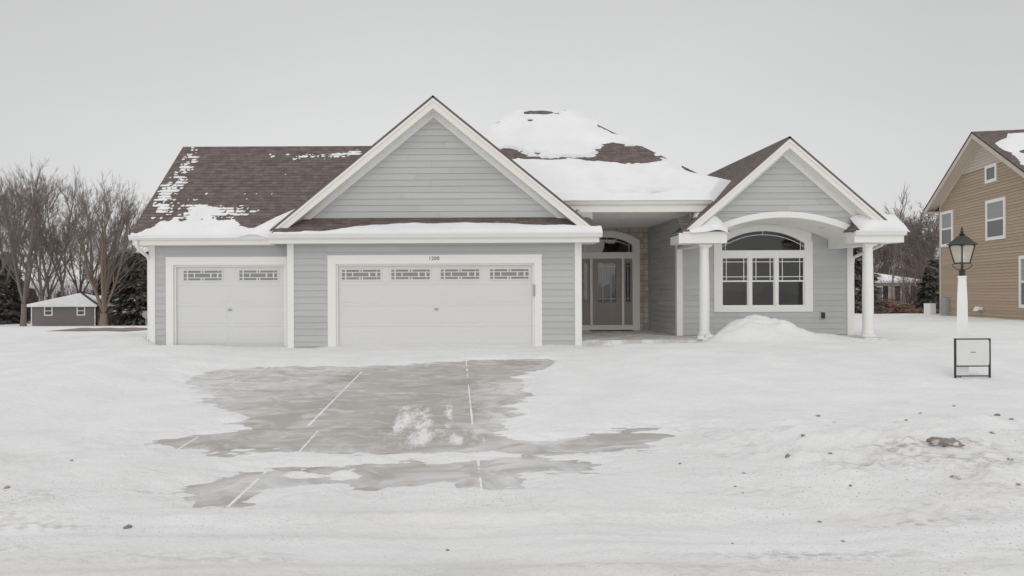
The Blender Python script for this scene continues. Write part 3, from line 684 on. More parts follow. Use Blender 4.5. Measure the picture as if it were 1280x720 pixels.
# big gable wall
b = MB(); zb0 = ppz + .01
def glim(z):
    h = max(0, (gzp - .30 - z) / PT); return (gx - h, gx + h)
siding(b, (0, yg, 0), UX, F, zb0, gzp - .35, glim, zref=zb0)
b.prism([(gx - (gzp-.1-2.7)/PT, yg + .002, 2.7), (gx + (gzp-.1-2.7)/PT, yg + .002, 2.7), (gx, yg + .002, gzp - .1)], (0, .12, 0))
b.build('gable_wall', M['siding'], house)
def rake(cx, zp, pitch, x_end, y0, yw, side, drop=.30, fr=.15):
    """bargeboard, soffit and frieze along one slope of a gable; side -1 or 1"""
    c = math.sqrt(1 + pitch*pitch)
    P = lambda x, dz: (x, zp - pitch * abs(x - cx) - dz)
    bb = MB(); x0, x1 = cx, x_end
    top = .05 * c + .003
    def plank(y_a, y_b, da, db, bb):
        pts = [P(x0, da), P(x1, da), P(x1, db), P(x0, db)]
        poly = [(x, y_a, z) for x, z in pts]
        bb.prism(poly, (0, y_b - y_a, 0))
    plank(y0, y0 + .03, top, drop, bb); plank(y0 - .02, y0 - .001, top, top + .075, bb)
    o1 = bb.build('bargeboard', M['fascia'], house)
    bb = MB(); plank(y0 + .031, yw - .031, drop - .04, drop - .025, bb); bb.build('soffit', M['soffit'], house)
    x1 = cx + (x_end - cx) * .93; bb = MB(); plank(yw - .03, yw + .001, drop - .03, drop + fr, bb); bb.build('frieze_board', M['trim'], house)
for s_ in (-1, 1): rake(gx, gzp, PT, gx + s_ * 3.97, gy + .02, yg, s_, .31, .13)
# hip roof over the entrance
HP = .82; hy0, hz0 = 18.16, 3.665; run = 4.0; hz1 = hz0 + HP * run; hyr = hy0 + run
h0, h1 = 1.85, 3.42
roof('hip_roof', [([(h0-run, hy0, hz0), (6.47, hy0, hz0), (6.95, hy0+.47, hz0+HP*.47), (h1, hyr, hz1), (h0, hyr, hz1)], UX),
                  ([(6.95, hy0+.47, hz0+HP*.47), (6.95, hyr+run-.47, hz0+HP*.47), (h1, hyr, hz1)], (0, 1, 0)),
                  ([(h1+run, hyr+run, hz0), (h0-run, hyr+run, hz0), (h0, hyr, hz1), (h1, hyr, hz1)], UX),
                  ([(h0-run, hyr+run, hz0), (h0-run, hy0, hz0), (h0, hyr, hz1)], (0, 1, 0))])
# right wing gable
wx, wzp, wp = 8.27, 5.20, .87; wy = 17.88
wsl = lambda x: wzp - wp * abs(x - wx)
roof('wing_roof', [([(wx, wy, wzp), (6.12, wy, wsl(6.12)), (6.12, 26.2, wsl(6.12)), (wx, 26.2, wzp)], (0, 1, 0)),
                   ([(6.12, wy, wsl(6.12)), (5.48, wy, wsl(5.48)), (5.48, 18.6, wsl(5.48)), (6.12, 18.6, wsl(6.12))], (0, 1, 0)),
                   ([(wx, wy, wzp), (11.08, wy, wsl(11.08)), (11.08, 26.2, wsl(11.08)), (wx, 26.2, wzp)], (0, 1, 0))])
for s_ in (-1, 1): rake(wx, wzp, wp, wx + s_ * 2.62, wy + .02, YG, s_, .29, .13)
# wing gable wall above the arch
RA, RO = 4.10, 4.255; acz = 3.215 - RA
arch_i = lambda x: acz + math.sqrt(max(RA*RA - (x - wx)**2, 0)); arch_o = lambda x: acz + math.sqrt(max(RO*RO - (x - wx)**2, 0))
b = MB()
def wl(z):
    h = max(0, (wzp - .28 - z) / wp); return (wx - min(h, 2.35), wx + min(h, 2.35))
ztop = 3.33
siding(b, (0, YG, 0), UX, F, ztop, wzp - .32, wl, zref=2.75)
def al(z):
    q = RO*RO*.985 - (z - acz)**2
    return math.sqrt(q) if q > 0 else 0
siding(b, (0, YG, 0), UX, F, 2.75, ztop, lambda z: (wl(z)[0], wx - al(z)), zref=2.75)
siding(b, (0, YG, 0), UX, F, 2.75, ztop, lambda z: (wx + al(z), wl(z)[1]), zref=2.75)
N_ = 40; axs = [wx - 2.3 + 4.6 * i / N_ for i in range(N_ + 1)]
b.band(axs, lambda x: max(2.7, arch_o(x) - .05), lambda x: max(wsl(x) - .12, 2.75), YG + .002, YG + .1)
b.build('gable_wall', M['siding'], house)
b = MB(); axs = [wx - 1.95 + 3.9 * i / N_ for i in range(N_ + 1)]
b.band(axs, arch_i, arch_o, YG - .04, YG + .04); b.build('arch_trim', M['trim'], house)
b = MB(); b.band(axs, lambda x: arch_i(x) + .004, lambda x: arch_i(x) + .06, YG + .041, YW - .02); b.build('vaulted_ceiling', M['soffit'], house)
# porch beams over the columns
for s_ in (-1, 1):
    b = MB(); xa, xb = wx + s_*1.9, wx + s_*2.22
    b.box(xa, xb, YG - .28, YW - .03, 2.53, 3.0); b.box(min(xa,xb)-.012, max(xa,xb)+.012, YG - .29, YW - .03, 2.50, 2.53)
    b.build('porch_beam', M['trim'], house)
# eave returns either side of the arch with their small hipped tops
def k_gutter(b, p0, p1, outd, zt):
    """K-style gutter from p0 to p1, outd = outward horizontal direction, zt = rim height"""
    p0 = Vector(p0); p1 = Vector(p1); o = Vector(outd)
    prof = [(0, -.12), (.06, -.12), (.085, -.085), (.105, -.04), (.118, -.03), (.118, 0), (.104, 0), (.104, -.02), (0, -.02)]
    b.prism([p0 + o*a + Vector((0, 0, zt + c)) for a, c in prof], p1 - p0)
def eave_return(xa, xb, inner, outer_run):
    yf = 17.86
    b = MB(); b.box(xa, xb, yf, YG - .05, 2.545, 2.80); b.build('eave_return', M['trim'], house)
    b = MB(); k_gutter(b, (xa - (.0 if inner > 0 else .02), yf - .001, 0), (xb + .02, yf - .001, 0), (0, -1, 0), 2.835) if inner < 0 else b.box(xa - .03, xb + .02, yf - .03, yf - .002, 2.795, 2.83)
    b.build('gutter', M['gutter'], house)
    zt = 2.842; top = zt + .78 * (YG - yf + .04); k = .38
    if inner > 0: pl = [([(xa-.05, yf-.04, zt), (xb+.05, yf-.04, zt), (xb+.05-k, YG, top), (xa-.05, YG, top)], UX), ([(xb+.05, yf-.04, zt), (xb+.05, YG, zt), (xb+.05-k, YG, top)], (0, 1, 0))]
    else: pl = [([(xa-.05, yf-.04, zt), (xb+.05, yf-.04, zt), (xb+.05, YG, top), (xa-.05+k, YG, top)], UX), ([(xa-.05, YG, zt), (xa-.05, yf-.04, zt), (xa-.05+k, YG, top)], (0, 1, 0))]
    roof('return_roof', pl, t=.03)
eave_return(5.62, 6.69, 1, 0); eave_return(9.85, 11.08, -1, 0)
b = MB(); b.box(5.50, 5.62, 17.875, 18.6, 2.545, 2.80); b.build('fascia', M['trim'], house)
b = MB(); b.box(11.0, 11.06, 18.25, 26.1, 2.55, 2.76); b.build('fascia', M['trim'], house)
b = MB(); b.box(10.85, 11.0, 18.25, 26.1, 2.55, 2.57); b.build('soffit', M['soffit'], house)
b = MB(); b.box(5.62, 6.05, 18.25, 18.6, 2.55, 2.565); b.build('soffit', M['soffit'], house)
# --- eaves, fascia and gutters of garage and entrance
def eave(x0, x1, yf, yw, zt, hh, gl=(0, 0)):
    b = MB(); b.box(x0, x1, yf, yf + .03, zt - hh, zt - .012); b.build('fascia', M['fascia'], house)
    b = MB(); b.box(x0 + .01, x1 - .01, yf + .03, yw, zt - hh + .015, zt - hh + .03); b.build('soffit', M['soffit'], house)
    b = MB(); k_gutter(b, (x0 - gl[0], yf - .001, 0), (x1 + gl[1], yf - .001, 0), (0, -1, 0), zt); b.build('gutter', M['gutter'], house)
eave(-7.86, -4.50, 17.45, YL, 2.765, .235, (.07, 0))
eave(-4.50, 3.38, 17.25, YM, 2.775, .235, (0, .08))
b = MB(); b.box(3.385, 3.41, 17.28, 18.1, 2.54, 2.765); b.build('fascia', M['fascia'], house)
b = MB(); b.box(-4.53, -4.505, 17.28, 17.6, 2.54, 2.765); b.build('fascia', M['fascia'], house)
b = MB(); b.box(-7.89, -7.865, 17.48, 24.3, 2.53, 2.76); b.build('fascia', M['fascia'], house)
b = MB(); b.box(3.03, 3.38, 17.7, 18.1, 2.553, 2.568); b.build('soffit', M['soffit'], house)
b = MB(); b.box(-7.86, -7.66, 17.96, 24.3, 2.545, 2.56); b.build('soffit', M['soffit'], house)
b = MB(); b.box(3.03, 3.40, 18.1, 18.16, 2.54, 3.35); b.build('wall', M['siding'], house)
b = MB(); b.box(2.2, 6.62, 18.18, 18.30, 3.36, 3.645); b.build('fascia', M['fascia'], house)
b = MB(); k_gutter(b, (2.2, 18.179, 0), (6.42, 18.179, 0), (0, -1, 0), 3.66); b.build('gutter', M['gutter'], house)
b = MB(); b.box(2.9, 6.05, 18.30, YE + .1, 3.375, 3.43); b.build('porch_ceiling', M['soffit'], house)
for x, y, z in ((4.57, 19.9, 3.374),):
    b = MB(); b.lathe((x, y, 0), [(.105, z), (.105, z - .012), (.075, z - .012), (.06, z - .002)], 20); b.build('downlight', M['white'], house)
b = MB(); b.lathe((9.62, 18.95, 0), [(.09, arch_i(9.62) - .0), (.09, arch_i(9.62) - .03), (.05, arch_i(9.62) - .03)], 20); b.build('downlight', M['white'], house)
# --- entrance recess
b = MB(); siding(b, (6.05, YE, 0), (0, -1, 0), (-1, 0, 0), .135, 3.38, lambda z: (0, YE - YW - .12) if z < 2.66 else (0, YE - 18.62), zref=.0, seams=True)
b.box(6.051, 6.2, YW + .12, YE, .1, 3.4); b.box(6.051, 6.2, 18.62, YW + .12, 2.66, 3.4)
b.build('recess_wall', M['siding'], house)
b = MB(); b.box(6.03, 6.27, 18.58, 18.64, 2.9, 3.4); b.build('corner_board', M['trim'], house)
b = MB(); b.box(6.051, 6.2, 18.62, YW - .03, 2.64, 2.66); b.build('trim_board', M['trim'], house)
dx = 4.73
# stone face around the door
R_do = lambda hw, rise: (hw*hw + rise*rise) / (2*rise)
so_w, so_s, so_t = 1.03, 2.98, 3.28
def arc(cx, hw, zs, zt):
    r = R_do(hw, zt - zs); zc = zt - r
    return lambda x: zc + math.sqrt(max(r*r - (x - cx)**2, 0)) if abs(x - cx) <= hw + 1e-6 else zs
do_o = arc(dx, so_w, so_s, so_t)
b = MB(); b.box(3.03, dx - so_w, YE, YE + .1, .13, 3.4); b.box(dx + so_w, 6.05, YE, YE + .1, .13, 3.4)
xs_ = [dx - so_w + 2*so_w*i/24 for i in range(25)]
b.band(xs_, do_o, lambda x: 3.4, YE, YE + .1); b.build('stone_veneer', M['stone'], house)
# door unit
du = MB(); yf = YE - .05
ti = arc(dx, .80, 2.83, 3.075)
xin = [dx - .80 + 1.6*i/24 for i in range(25)]
xo = sorted(set(xs_ + [dx - .80, dx + .80]))
du.band(xo, lambda x: ti(x) if abs(x - dx) <= .8 else 2.83, do_o, yf, YE + .1)
for a, c in ((-so_w, -.80), (.80, so_w)): du.box(dx + a, dx + c, yf, YE + .1, .13, 2.83)
du.box(dx - .80, dx + .80, yf + .004, YE + .1, 2.40, 2.60); du.box(dx - .80, dx + .80, yf + .004, YE + .1, .13, .30)
for a in (-.535, .465): du.box(dx + a, dx + a + .07, yf + .008, YE + .1, .30, 2.40)
frame = du.build('entry_frame', M['doorframe'], house)
b = MB(); b.band(xin, lambda x: 2.605, lambda x: ti(x) - .001, YE + .02, YE + .026); tw = b.build('transom_pane', M['glass'], frame)
b = MB(); t2 = lambda x: ti(x) - .085
for a, c in zip(xin[2:-3], xin[3:-2]): b.hex([(a,YE,t2(a)-.012),(c,YE,t2(c)-.012),(c,YE+.018,t2(c)-.012),(a,YE+.018,t2(a)-.012),(a,YE,t2(a)+.004),(c,YE,t2(c)+.004),(c,YE+.018,t2(c)+.004),(a,YE+.018,t2(a)+.004)])
for a in (-.7, .7): b.box(dx + a - .007, dx + a + .007, YE, YE + .018, 2.60, ti(dx + a))
b.box(dx - .007, dx + .007, YE, YE + .018, t2(dx), ti(dx)); b.build('grille', M['lead'], frame)
def leaf(x0, x1, gx0, gx1, gz0, gz1, name, panels, bars):
    yl = YE + .0
    d = MB(); z0, z1 = .305, 2.395
    d.box(x0, gx0, yl, yl + .045, z0, z1); d.box(gx1, x1, yl, yl + .045, z0, z1)
    d.box(gx0, gx1, yl, yl + .045, gz1, z1); d.box(gx0, gx1, yl, yl + .045, z0, gz0)
    m_ = .018
    for a, c, e_, f_ in ((gx0-m_, gx1+m_, gz1, gz1+m_), (gx0-m_, gx1+m_, gz0-m_, gz0), (gx0-m_, gx0, gz0, gz1), (gx1, gx1+m_, gz0, gz1)):
        d.box(a, c, yl - .012, yl - .001, e_, f_)
    for a, c, e_, f_ in panels:
        d.box(a, c, yl - .008, yl - .001, e_, e_ + .02); d.box(a, c, yl - .008, yl - .001, f_ - .02, f_); d.box(a, a + .02, yl - .008, yl - .001, e_ + .02, f_ - .02); d.box(c - .02, c, yl - .008, yl - .001, e_ + .02, f_ - .02)
        d.box(a + .045, c - .045, yl - .006, yl - .001, e_ + .045, f_ - .045)
    o = d.build(name, M['door'], house)
    p = MB(); p.box(gx0, gx1, yl + .02, yl + .026, gz0, gz1); p.build('pane', M['glass'], o)
    g = MB(); bx, bz = bars
    for x in bx: g.box(x - .006, x + .006, yl + .006, yl + .018, gz0, gz1)
    for z in bz: g.box(gx0, gx1, yl + .005, yl + .0185, z - .006, z + .006)
    g.build('grille', M['lead'], o)
    return o
fd = leaf(dx - .46, dx + .46, dx - .285, dx + .285, 1.02, 2.26, 'front_door', [(dx - .30, dx - .03, .42, .86), (dx + .03, dx + .30, .42, .86)], ([dx - .13, dx + .13], [1.13, 2.16]))
h = MB(); h.tube([(dx + .40, YE - .05, 1.22), (dx + .40, YE - .05, 1.42)], .012, 8); h.lathe((dx + .40, YE - .03, 0), [(.028, 1.34), (.03, 1.37), (.028, 1.40)], 12); h.build('handle', M['steel'], fd)
leaf(dx - .795, dx - .54, dx - .735, dx - .60, 1.02, 2.26, 'sidelight', [(dx - .75, dx - .585, .42, .86)], ([dx - .667], [1.13, 2.16]))
leaf(dx + .54, dx + .795, dx + .60, dx + .735, 1.02, 2.26, 'sidelight', [(dx + .585, dx + .75, .42, .86)], ([dx + .667], [1.13, 2.16]))
# hall behind the door and room behind the big window
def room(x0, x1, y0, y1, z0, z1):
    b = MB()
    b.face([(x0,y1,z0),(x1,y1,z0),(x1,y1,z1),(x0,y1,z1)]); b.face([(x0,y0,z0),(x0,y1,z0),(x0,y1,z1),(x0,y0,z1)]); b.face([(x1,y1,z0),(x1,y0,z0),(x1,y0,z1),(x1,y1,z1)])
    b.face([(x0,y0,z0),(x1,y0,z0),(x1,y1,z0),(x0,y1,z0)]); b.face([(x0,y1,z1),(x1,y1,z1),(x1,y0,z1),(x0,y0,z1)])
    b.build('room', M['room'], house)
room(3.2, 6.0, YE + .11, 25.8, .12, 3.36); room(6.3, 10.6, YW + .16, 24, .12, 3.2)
# --- big window
cx = 8.40; wi, wo = 1.135, 1.355
g_t = arc(cx, wi, 2.66, 3.0); o_t = arc(cx, wo, 2.72, 3.165)
wall_front('wing_wall', YW, [(6.17, cx - wo + .01, .14, 3.0), (cx + wo - .01, 10.71, .14, 3.0), (cx - wo + .01, cx + wo - .01, .14, .79)])
b = MB(); xo = sorted(set([cx - wo + 2*wo*i/30 for i in range(31)] + [cx - wi, cx + wi]))
f0 = YW - .035
b.band(xo, lambda x: g_t(x) if abs(x - cx) <= wi else 2.66, o_t, f0, YW + .12)
b.box(cx - wo, cx - wi, f0, YW + .12, .78, 2.66); b.box(cx + wi, cx + wo, f0, YW + .12, .78, 2.66); b.box(cx - wi, cx + wi, f0, YW + .12, .78, .93); b.box(cx - wi, cx + wi, f0, YW + .12, 2.29, 2.47)
for a in (-.3625, .3625): b.box(cx + a - .045, cx + a + .045, f0 + .004, YW + .12, .93, 2.29)
win = b.build('window', M['trim'], house)
b = MB(); b.band(xo, lambda x: o_t(x) - .02, lambda x: 3.4, YW + .001, YW + .1); b.build('wall', M['soffit'], house)
# vinyl sashes inside the casing
uw = [(cx - wi, cx - .405), (cx - .32, cx + .32), (cx + .405, cx + wi)]
for a, c in uw:
    sh = MB(); y0 = YW - .012
    for z0, z1, dy in ((.93, 1.64, .02), (1.61, 2.29, 0)):
        sh.box(a, a + .028, y0 + dy, y0 + dy + .03, z0, z1); sh.box(c - .028, c, y0 + dy, y0 + dy + .03, z0, z1)
        sh.box(a + .028, c - .028, y0 + dy, y0 + dy + .03, z0, z0 + .035); sh.box(a + .028, c - .028, y0 + dy, y0 + dy + .03, z1 - .035, z1)
    s_o = sh.build('sash', M['white'], win)
    p = MB(); p.box(a + .02, c - .02, YW + .022, YW + .028, .95, 1.62); p.box(a + .02, c - .02, YW + .002, YW + .008, 1.63, 2.27); p.build('pane', M['glass'], win)
    g = MB()
    for x in (a + .125, c - .125): g.box(x - .010, x + .010, y0 + .006, y0 + .013, 1.65, 2.25)
    for z in (1.745, 2.155): g.box(a + .04, c - .04, y0 + .0055, y0 + .0135, z - .010, z + .010)
    g.build('grille', M['lead'], win)
tx = [cx - wi + 2*wi*i/30 for i in range(31)]
b = MB(); b.band(tx, lambda x: 2.475, lambda x: g_t(x), YW + .002, YW + .008); b.build('pane', M['glass'], win)
b = MB(); t3 = lambda x: g_t(x) - .10
for a, c in zip(tx[:-1], tx[1:]):
    if min(t3(a), t3(c)) > 2.49: b.hex([(a,YW-.006,t3(a)-.008),(c,YW-.006,t3(c)-.008),(c,YW,t3(c)-.008),(a,YW,t3(a)-.008),(a,YW-.006,t3(a)+.008),(c,YW-.006,t3(c)+.008),(c,YW,t3(c)+.008),(a,YW,t3(a)+.008)])
for a in (-1.03, 1.03): b.box(cx + a - .007, cx + a + .007, YW - .0065, YW + .001, 2.475, g_t(cx + a))
b.box(cx - .007, cx + .007, YW - .0065, YW + .001, t3(cx), g_t(cx)); b.build('grille', M['lead'], win)
b = MB(); b.box(9.98, 10.08, YW - .05, YW - .014, .59, .76); o = b.build('outlet_cover', M['black'], house)
b = MB(); b.box(9.955, 10.105, YW - .028, YW - .012, .565, .785); b.build('outlet_plate', M['siding'], house)
# --- porch slab and columns
b = MB()
b.box(3.03, 10.95, 18.02, YE + .05, -.12, .135); b.box(6.0, 10.75, 17.90, 18.02, -.12, .132)
b.build('porch_slab', M['slab'], house)
b = MB(); b.box(4.15, 5.45, 22.25, 22.7, .135, .15); tag(b.build('door_mat', M['rubber']), 'dark mat lying in front of the taupe front door', 'doormat')
for s_ in (-1, 1):
    c = (wx + s_*2.06, 18.13)
    b = MB(); b.lathe(c, [(.15, .25), (.155, .28), (.142, .31), (.135, .33), (.125, .37), (.13, 1.2), (.122, 1.9), (.112, 2.34), (.118, 2.36), (.118, 2.385), (.112, 2.39), (.112, 2.43), (.14, 2.46), (.14, 2.475)], 28)
    col_ = b.build('column', M['trim'], house, smooth=True)
    md = col_.modifiers.new('es', 'EDGE_SPLIT'); md.split_angle = math.radians(40)
    b = MB(); b.box(c[0]-.165, c[0]+.165, c[1]-.165, c[1]+.165, .10, .175); b.lathe(c, [(.158, .175), (.185, .195), (.185, .225), (.155, .25)], 28)
    b.build('column_base', M['trim'], col_)
    b = MB(); b.box(c[0]-.15, c[0]+.15, c[1]-.15, c[1]+.15, 2.475, 2.505); b.build('capital', M['trim'], col_)
# --- downspouts
def spout(pts, name='downspout'):
    b = MB(); b.tube(pts, .042, 8); return b.build(name, M['gutter'], house)
spout([(-7.76, 17.40, 2.64), (-7.76, 17.42, 2.50), (-7.73, 17.55, 2.40), (-7.69, 17.86, 2.28), (-7.70, 17.98, 2.18), (-7.715, 18.0, 2.0), (-7.715, 18.0, .30), (-7.74, 17.97, .17), (-7.85, 17.85, .10)])
spout([(10.88, 18.4, 2.62), (10.9, 18.5, 2.52), (10.92, 19.6, 2.32), (10.92, 19.86, 2.26), (10.92, 19.9, 2.1), (10.92, 19.9, .2)])

# ------------------------------------------------------------------ snow lying on the roofs
def sheet(name, O, U, Vd, Nn, u0, u1, v0, v1, ru, rv, fn, label, smooth=True):
    nu, nv = int((u1-u0)/ru) + 1, int((v1-v0)/rv) + 1
    uu = np.linspace(u0, u1, nu); vv_ = np.linspace(v0, v1, nv); UU, VV = np.meshgrid(uu, vv_)
    T = fn(UU, VV)
    O = np.array(O, float); U = np.array(U, float); Vd = np.array(Vd, float); Nn = np.array(Nn, float)
    P = O + UU[..., None]*U + VV[..., None]*Vd + np.maximum(T, -.006)[..., None]*Nn
    on = (T[:-1,:-1] > 0) | (T[1:,:-1] > 0) | (T[:-1,1:] > 0) | (T[1:,1:] > 0)
    ii = np.arange(nu*nv).reshape(nv, nu)
    q = np.stack([ii[:-1,:-1][on], ii[:-1,1:][on], ii[1:,1:][on], ii[1:,:-1][on]], 1)
    used, inv = np.unique(q, return_inverse=True)
    pts = P.reshape(-1, 3)[used]; q = inv.reshape(-1, 4)
    me = bpy.data.meshes.new(name); me.from_pydata(pts.tolist(), [], q.tolist()); me.materials.append(M['snow'])
    if smooth: me.polygons.foreach_set('use_smooth', [True]*len(q))
    me.update(); o = bpy.data.objects.new(name, me); COL.objects.link(o)
    return tag(o, label, 'snow', kind='stuff')
def slope_frame(pitch):
    c = math.sqrt(1 + pitch*pitch); return (0, 1/c, pitch/c), (0, -pitch/c, 1/c), c
Vd, Nn, cs = slope_frame(PT)
def g2(X, T, x, t, rx, rt): return np.exp(-((X - x)/rx)**2 - ((T - t)/rt)**2)
def left_snow(U, Vv):
    X = U; T = Vv / cs
    r = np.floor(Vv / .142); fr = Vv / .142 - r
    nzr = vnoise(X * 3.2 + r * 13.7, r * 3.1, 91) * .6 + vnoise(X * 9 + r * 5.1, r * 7.7, 92) * .4
    big = fbm(X * .9, T * .9, 3, 93) * .25
    m = g2(X, T, -7.45, 2.1, .30, .75) * .66 + g2(X, T, -7.75, 1.5, .25, .6) * .5 + g2(X, T, -7.55, 2.9, .22, .5) * .5 + g2(X, T, -6.55, .78, .55, .40) * .95 + g2(X, T, -7.5, .9, .3, .5) * .6 + g2(X, T, -5.6, .75, .7, .25) * .5
    m += g2(X, T, -3.25, 3.08, .75, .15) * .75 + g2(X, T, -2.9, 3.22, .3, .15) * .6 + g2(X, T, -4.3, 2.98, .9, .13) * .68 + g2(X, T, -5.5, 3.1, .7, .1) * .35 + g2(X, T, -5.9, 1.6, 1.1, .5) * .32 + g2(X, T, -5.3, .9, 1.2, .4) * .25
    m += .17 + big * .5 + .12 * sst(-6.0, -7.2, X)
    fine = vnoise(X * 16 + r * 3.3, r * 5.9, 94)
    fine2 = vnoise(X * 31 + r * 7.1, Vv * 24, 99)
    thin = np.where((nzr * .62 + fine * .33 + fine2 * .22 < m * .66) & (fr < .35 + .5 * fine + .55 * sst(.85, 1.25, m)), .012, -.01)
    # the thick bank above the gutter and the drift in the valley
    top = .42 * sst(-7.9, -6.9, X) * sst(-4.4, -6.3, X) + .15 + .16 * fbm(X * 2.3, X * 0, 4, 95) + .10 * (vnoise(X * 4 + r * 9.1, r * 3.3, 98) - .5)
    bank = (top * sst(-8.0, -7.3, X) - T) * .13 + .022 * fbm(X * 3, T * 6, 5, 96) + .02 * (vnoise(X * 5 + r * 4.7, r * 2.3, 90) - .5)
    e2 = np.clip((Vv + .13) / .13, 0, 1); bank = np.minimum(bank, .06) * np.sqrt(e2 * (2 - e2))
    vx = -4.49 + (T - .22)                     # valley line against the big gable
    drift = (.34 * sst(1.5, .2, T) + .03 - np.abs(X - vx + .12)) * .35 + .02 * fbm(X * 3, T * 3, 3, 97)
    drift = np.minimum(drift, .09)
    return np.maximum(np.maximum(thin, bank), np.where(X < vx + .3, drift, -.01))
sheet('roof_snow', (0, ey, ez), UX, Vd, Nn, ex0 + .03, -2.0, -.13, 3.44*cs, .025, .0355, left_snow, 'broken snow patches and low bank on the brown roof over the single garage door', smooth=False)
Vp, Np, cp = slope_frame(.62)
def pent_snow(U, Vv):
    X = U
    top = .40 * sst(-3.6, -1.8, X) * (.7 + .3 * sst(3.0, 1.0, X)) + .10 + .09 * fbm(X * 1.6, X * 0 + 3, 4, 101)
    t = (top - Vv) * .5 + .012 * fbm(X * 5, Vv * 8, 3, 102)
    e2 = np.clip((Vv + .085) / .16, 0, 1)
    return np.minimum(np.where(X < -3.7, t - .02, t), .085) * np.sqrt(e2 * (2 - e2)) - .004 * (1 - e2) + .006 * fbm(X * 9, Vv * 9, 3, 103)
sheet('roof_snow', (0, py0, pz0), UX, Vp, Np, -4.4, 3.46, -.09, .70, .035, .03, pent_snow, 'long snow strip on the narrow roof above the double garage door')
Vh, Nh, ch = slope_frame(HP)
def hip_snow(U, Vv):
    X = U; T = Vv / ch
    wX = X + .25 * fbm(X * 1.2, T * 1.2, 4, 111); wT = T + .10 * fbm(X * 1.6, T * 1.6, 4, 112)
    r = np.floor(Vv / .142)
    rown = (vnoise(X * 3.5 + r * 11.3, r * 3.7, 113) - .5) * .9
    t = .06 + .10 * sst(2.2, 1.0, T) + .025 * fbm(X * .8, T * .8, 3, 114)
    def bare(x, tt, rx, rt, a=1.0): return a * np.exp(-np.abs((wX - x)/rx)**3 - np.abs((wT - tt)/rt)**3)
    h = bare(4.75, 1.86, .75, .42, 1.5) + bare(4.0, 1.62, .7, .16, .95) + bare(2.0, 1.72, .75, .17, .62) + bare(2.9, 1.62, 1.1, .10, .66) + bare(1.4, 1.9, .4, .25, .6)
    h += bare(2.62, 3.84, .42, .13, 1.6) + bare(2.45, 3.5, .6, .12, .45) + bare(3.3, 3.98, .3, .05, .7)
    h += bare(5.3, .20, .75, .07, .62) + bare(4.1, .13, .7, .05, .55)
    t = t - h * (.14 + .10 * sst(2.4, 1.2, T)) - np.where(h > .05, 1, 0) * np.clip(rown, -.3, 1) * .16 * np.clip(h * 2.5, 0, 1)
    t = t - np.clip(h * 5 - .1, 0, 1) * .22 * np.clip(fbm(X * 4.5, T * 10, 5, 119) - .02, -.12, 1) * np.exp(-((T - 1.75) / .55) ** 4)
    # wind-scoured hip line
    hipx = h1 + run - T
    d = hipx - X
    t = np.minimum(t, .0 + d * .22 + .07 * fbm(T * 2.0, T * 0 + 2, 4, 116) + .16 * sst(1.2, .5, T))
    dl = X - (h0 - run + T); t = np.minimum(t, .005 + dl * .25 + .03 * fbm(T * 3, T * 0 + 5, 3, 117))
    t = np.minimum(t, .02 + (run - T) * .5)
    t = np.minimum(t, .06 + (T + .10) * .55)
    t = np.minimum(t, (6.56 + .957 * T - X) * .5)
    return t + .006 * fbm(X * 5, T * 5, 3, 118)
sheet('roof_snow', (0, hy0, hz0), UX, Vh, Nh, 0.2, h1 + run + .05, -.12, run*ch, .035, .03, hip_snow, 'thick wind-scoured snow on the front of the hipped roof above the entrance')
# drift in the valley between hip roof and wing roof
def blob_mesh(name, c, rad, seed, label, n=26, flat=.25, rot=None, m=None, rough=.14, cat='snow'):
    b = MB(); k = n // 2
    for i in range(k + 1):
        th = math.pi * i / k
        for j in range(n):
            ph = 2*math.pi*j/n
            d = Vector((math.sin(th)*math.cos(ph), math.sin(th)*math.sin(ph), math.cos(th)))
            s_ = 1 + rough * float(fbm(np.array(d.x*2.2 + seed), np.array(d.y*2.2 + d.z*1.7), 4, seed))
            p = Vector((d.x*rad[0]*s_, d.y*rad[1]*s_, max(d.z, -flat)*rad[2]*s_))
            if rot: p = rot @ p
            b.v.append(tuple(Vector(c) + p))
    for i in range(k):
        for j in range(n):
            b.f.append((i*n + j, (i+1)*n + j, (i+1)*n + (j+1) % n, i*n + (j+1) % n)); b.r.append(.5); b.uv.append(None); b.m.append(0)
    o = b.build(name, m or M['snow'], smooth=True, weld=True)
    return tag(o, label, cat, kind='stuff') if label else o
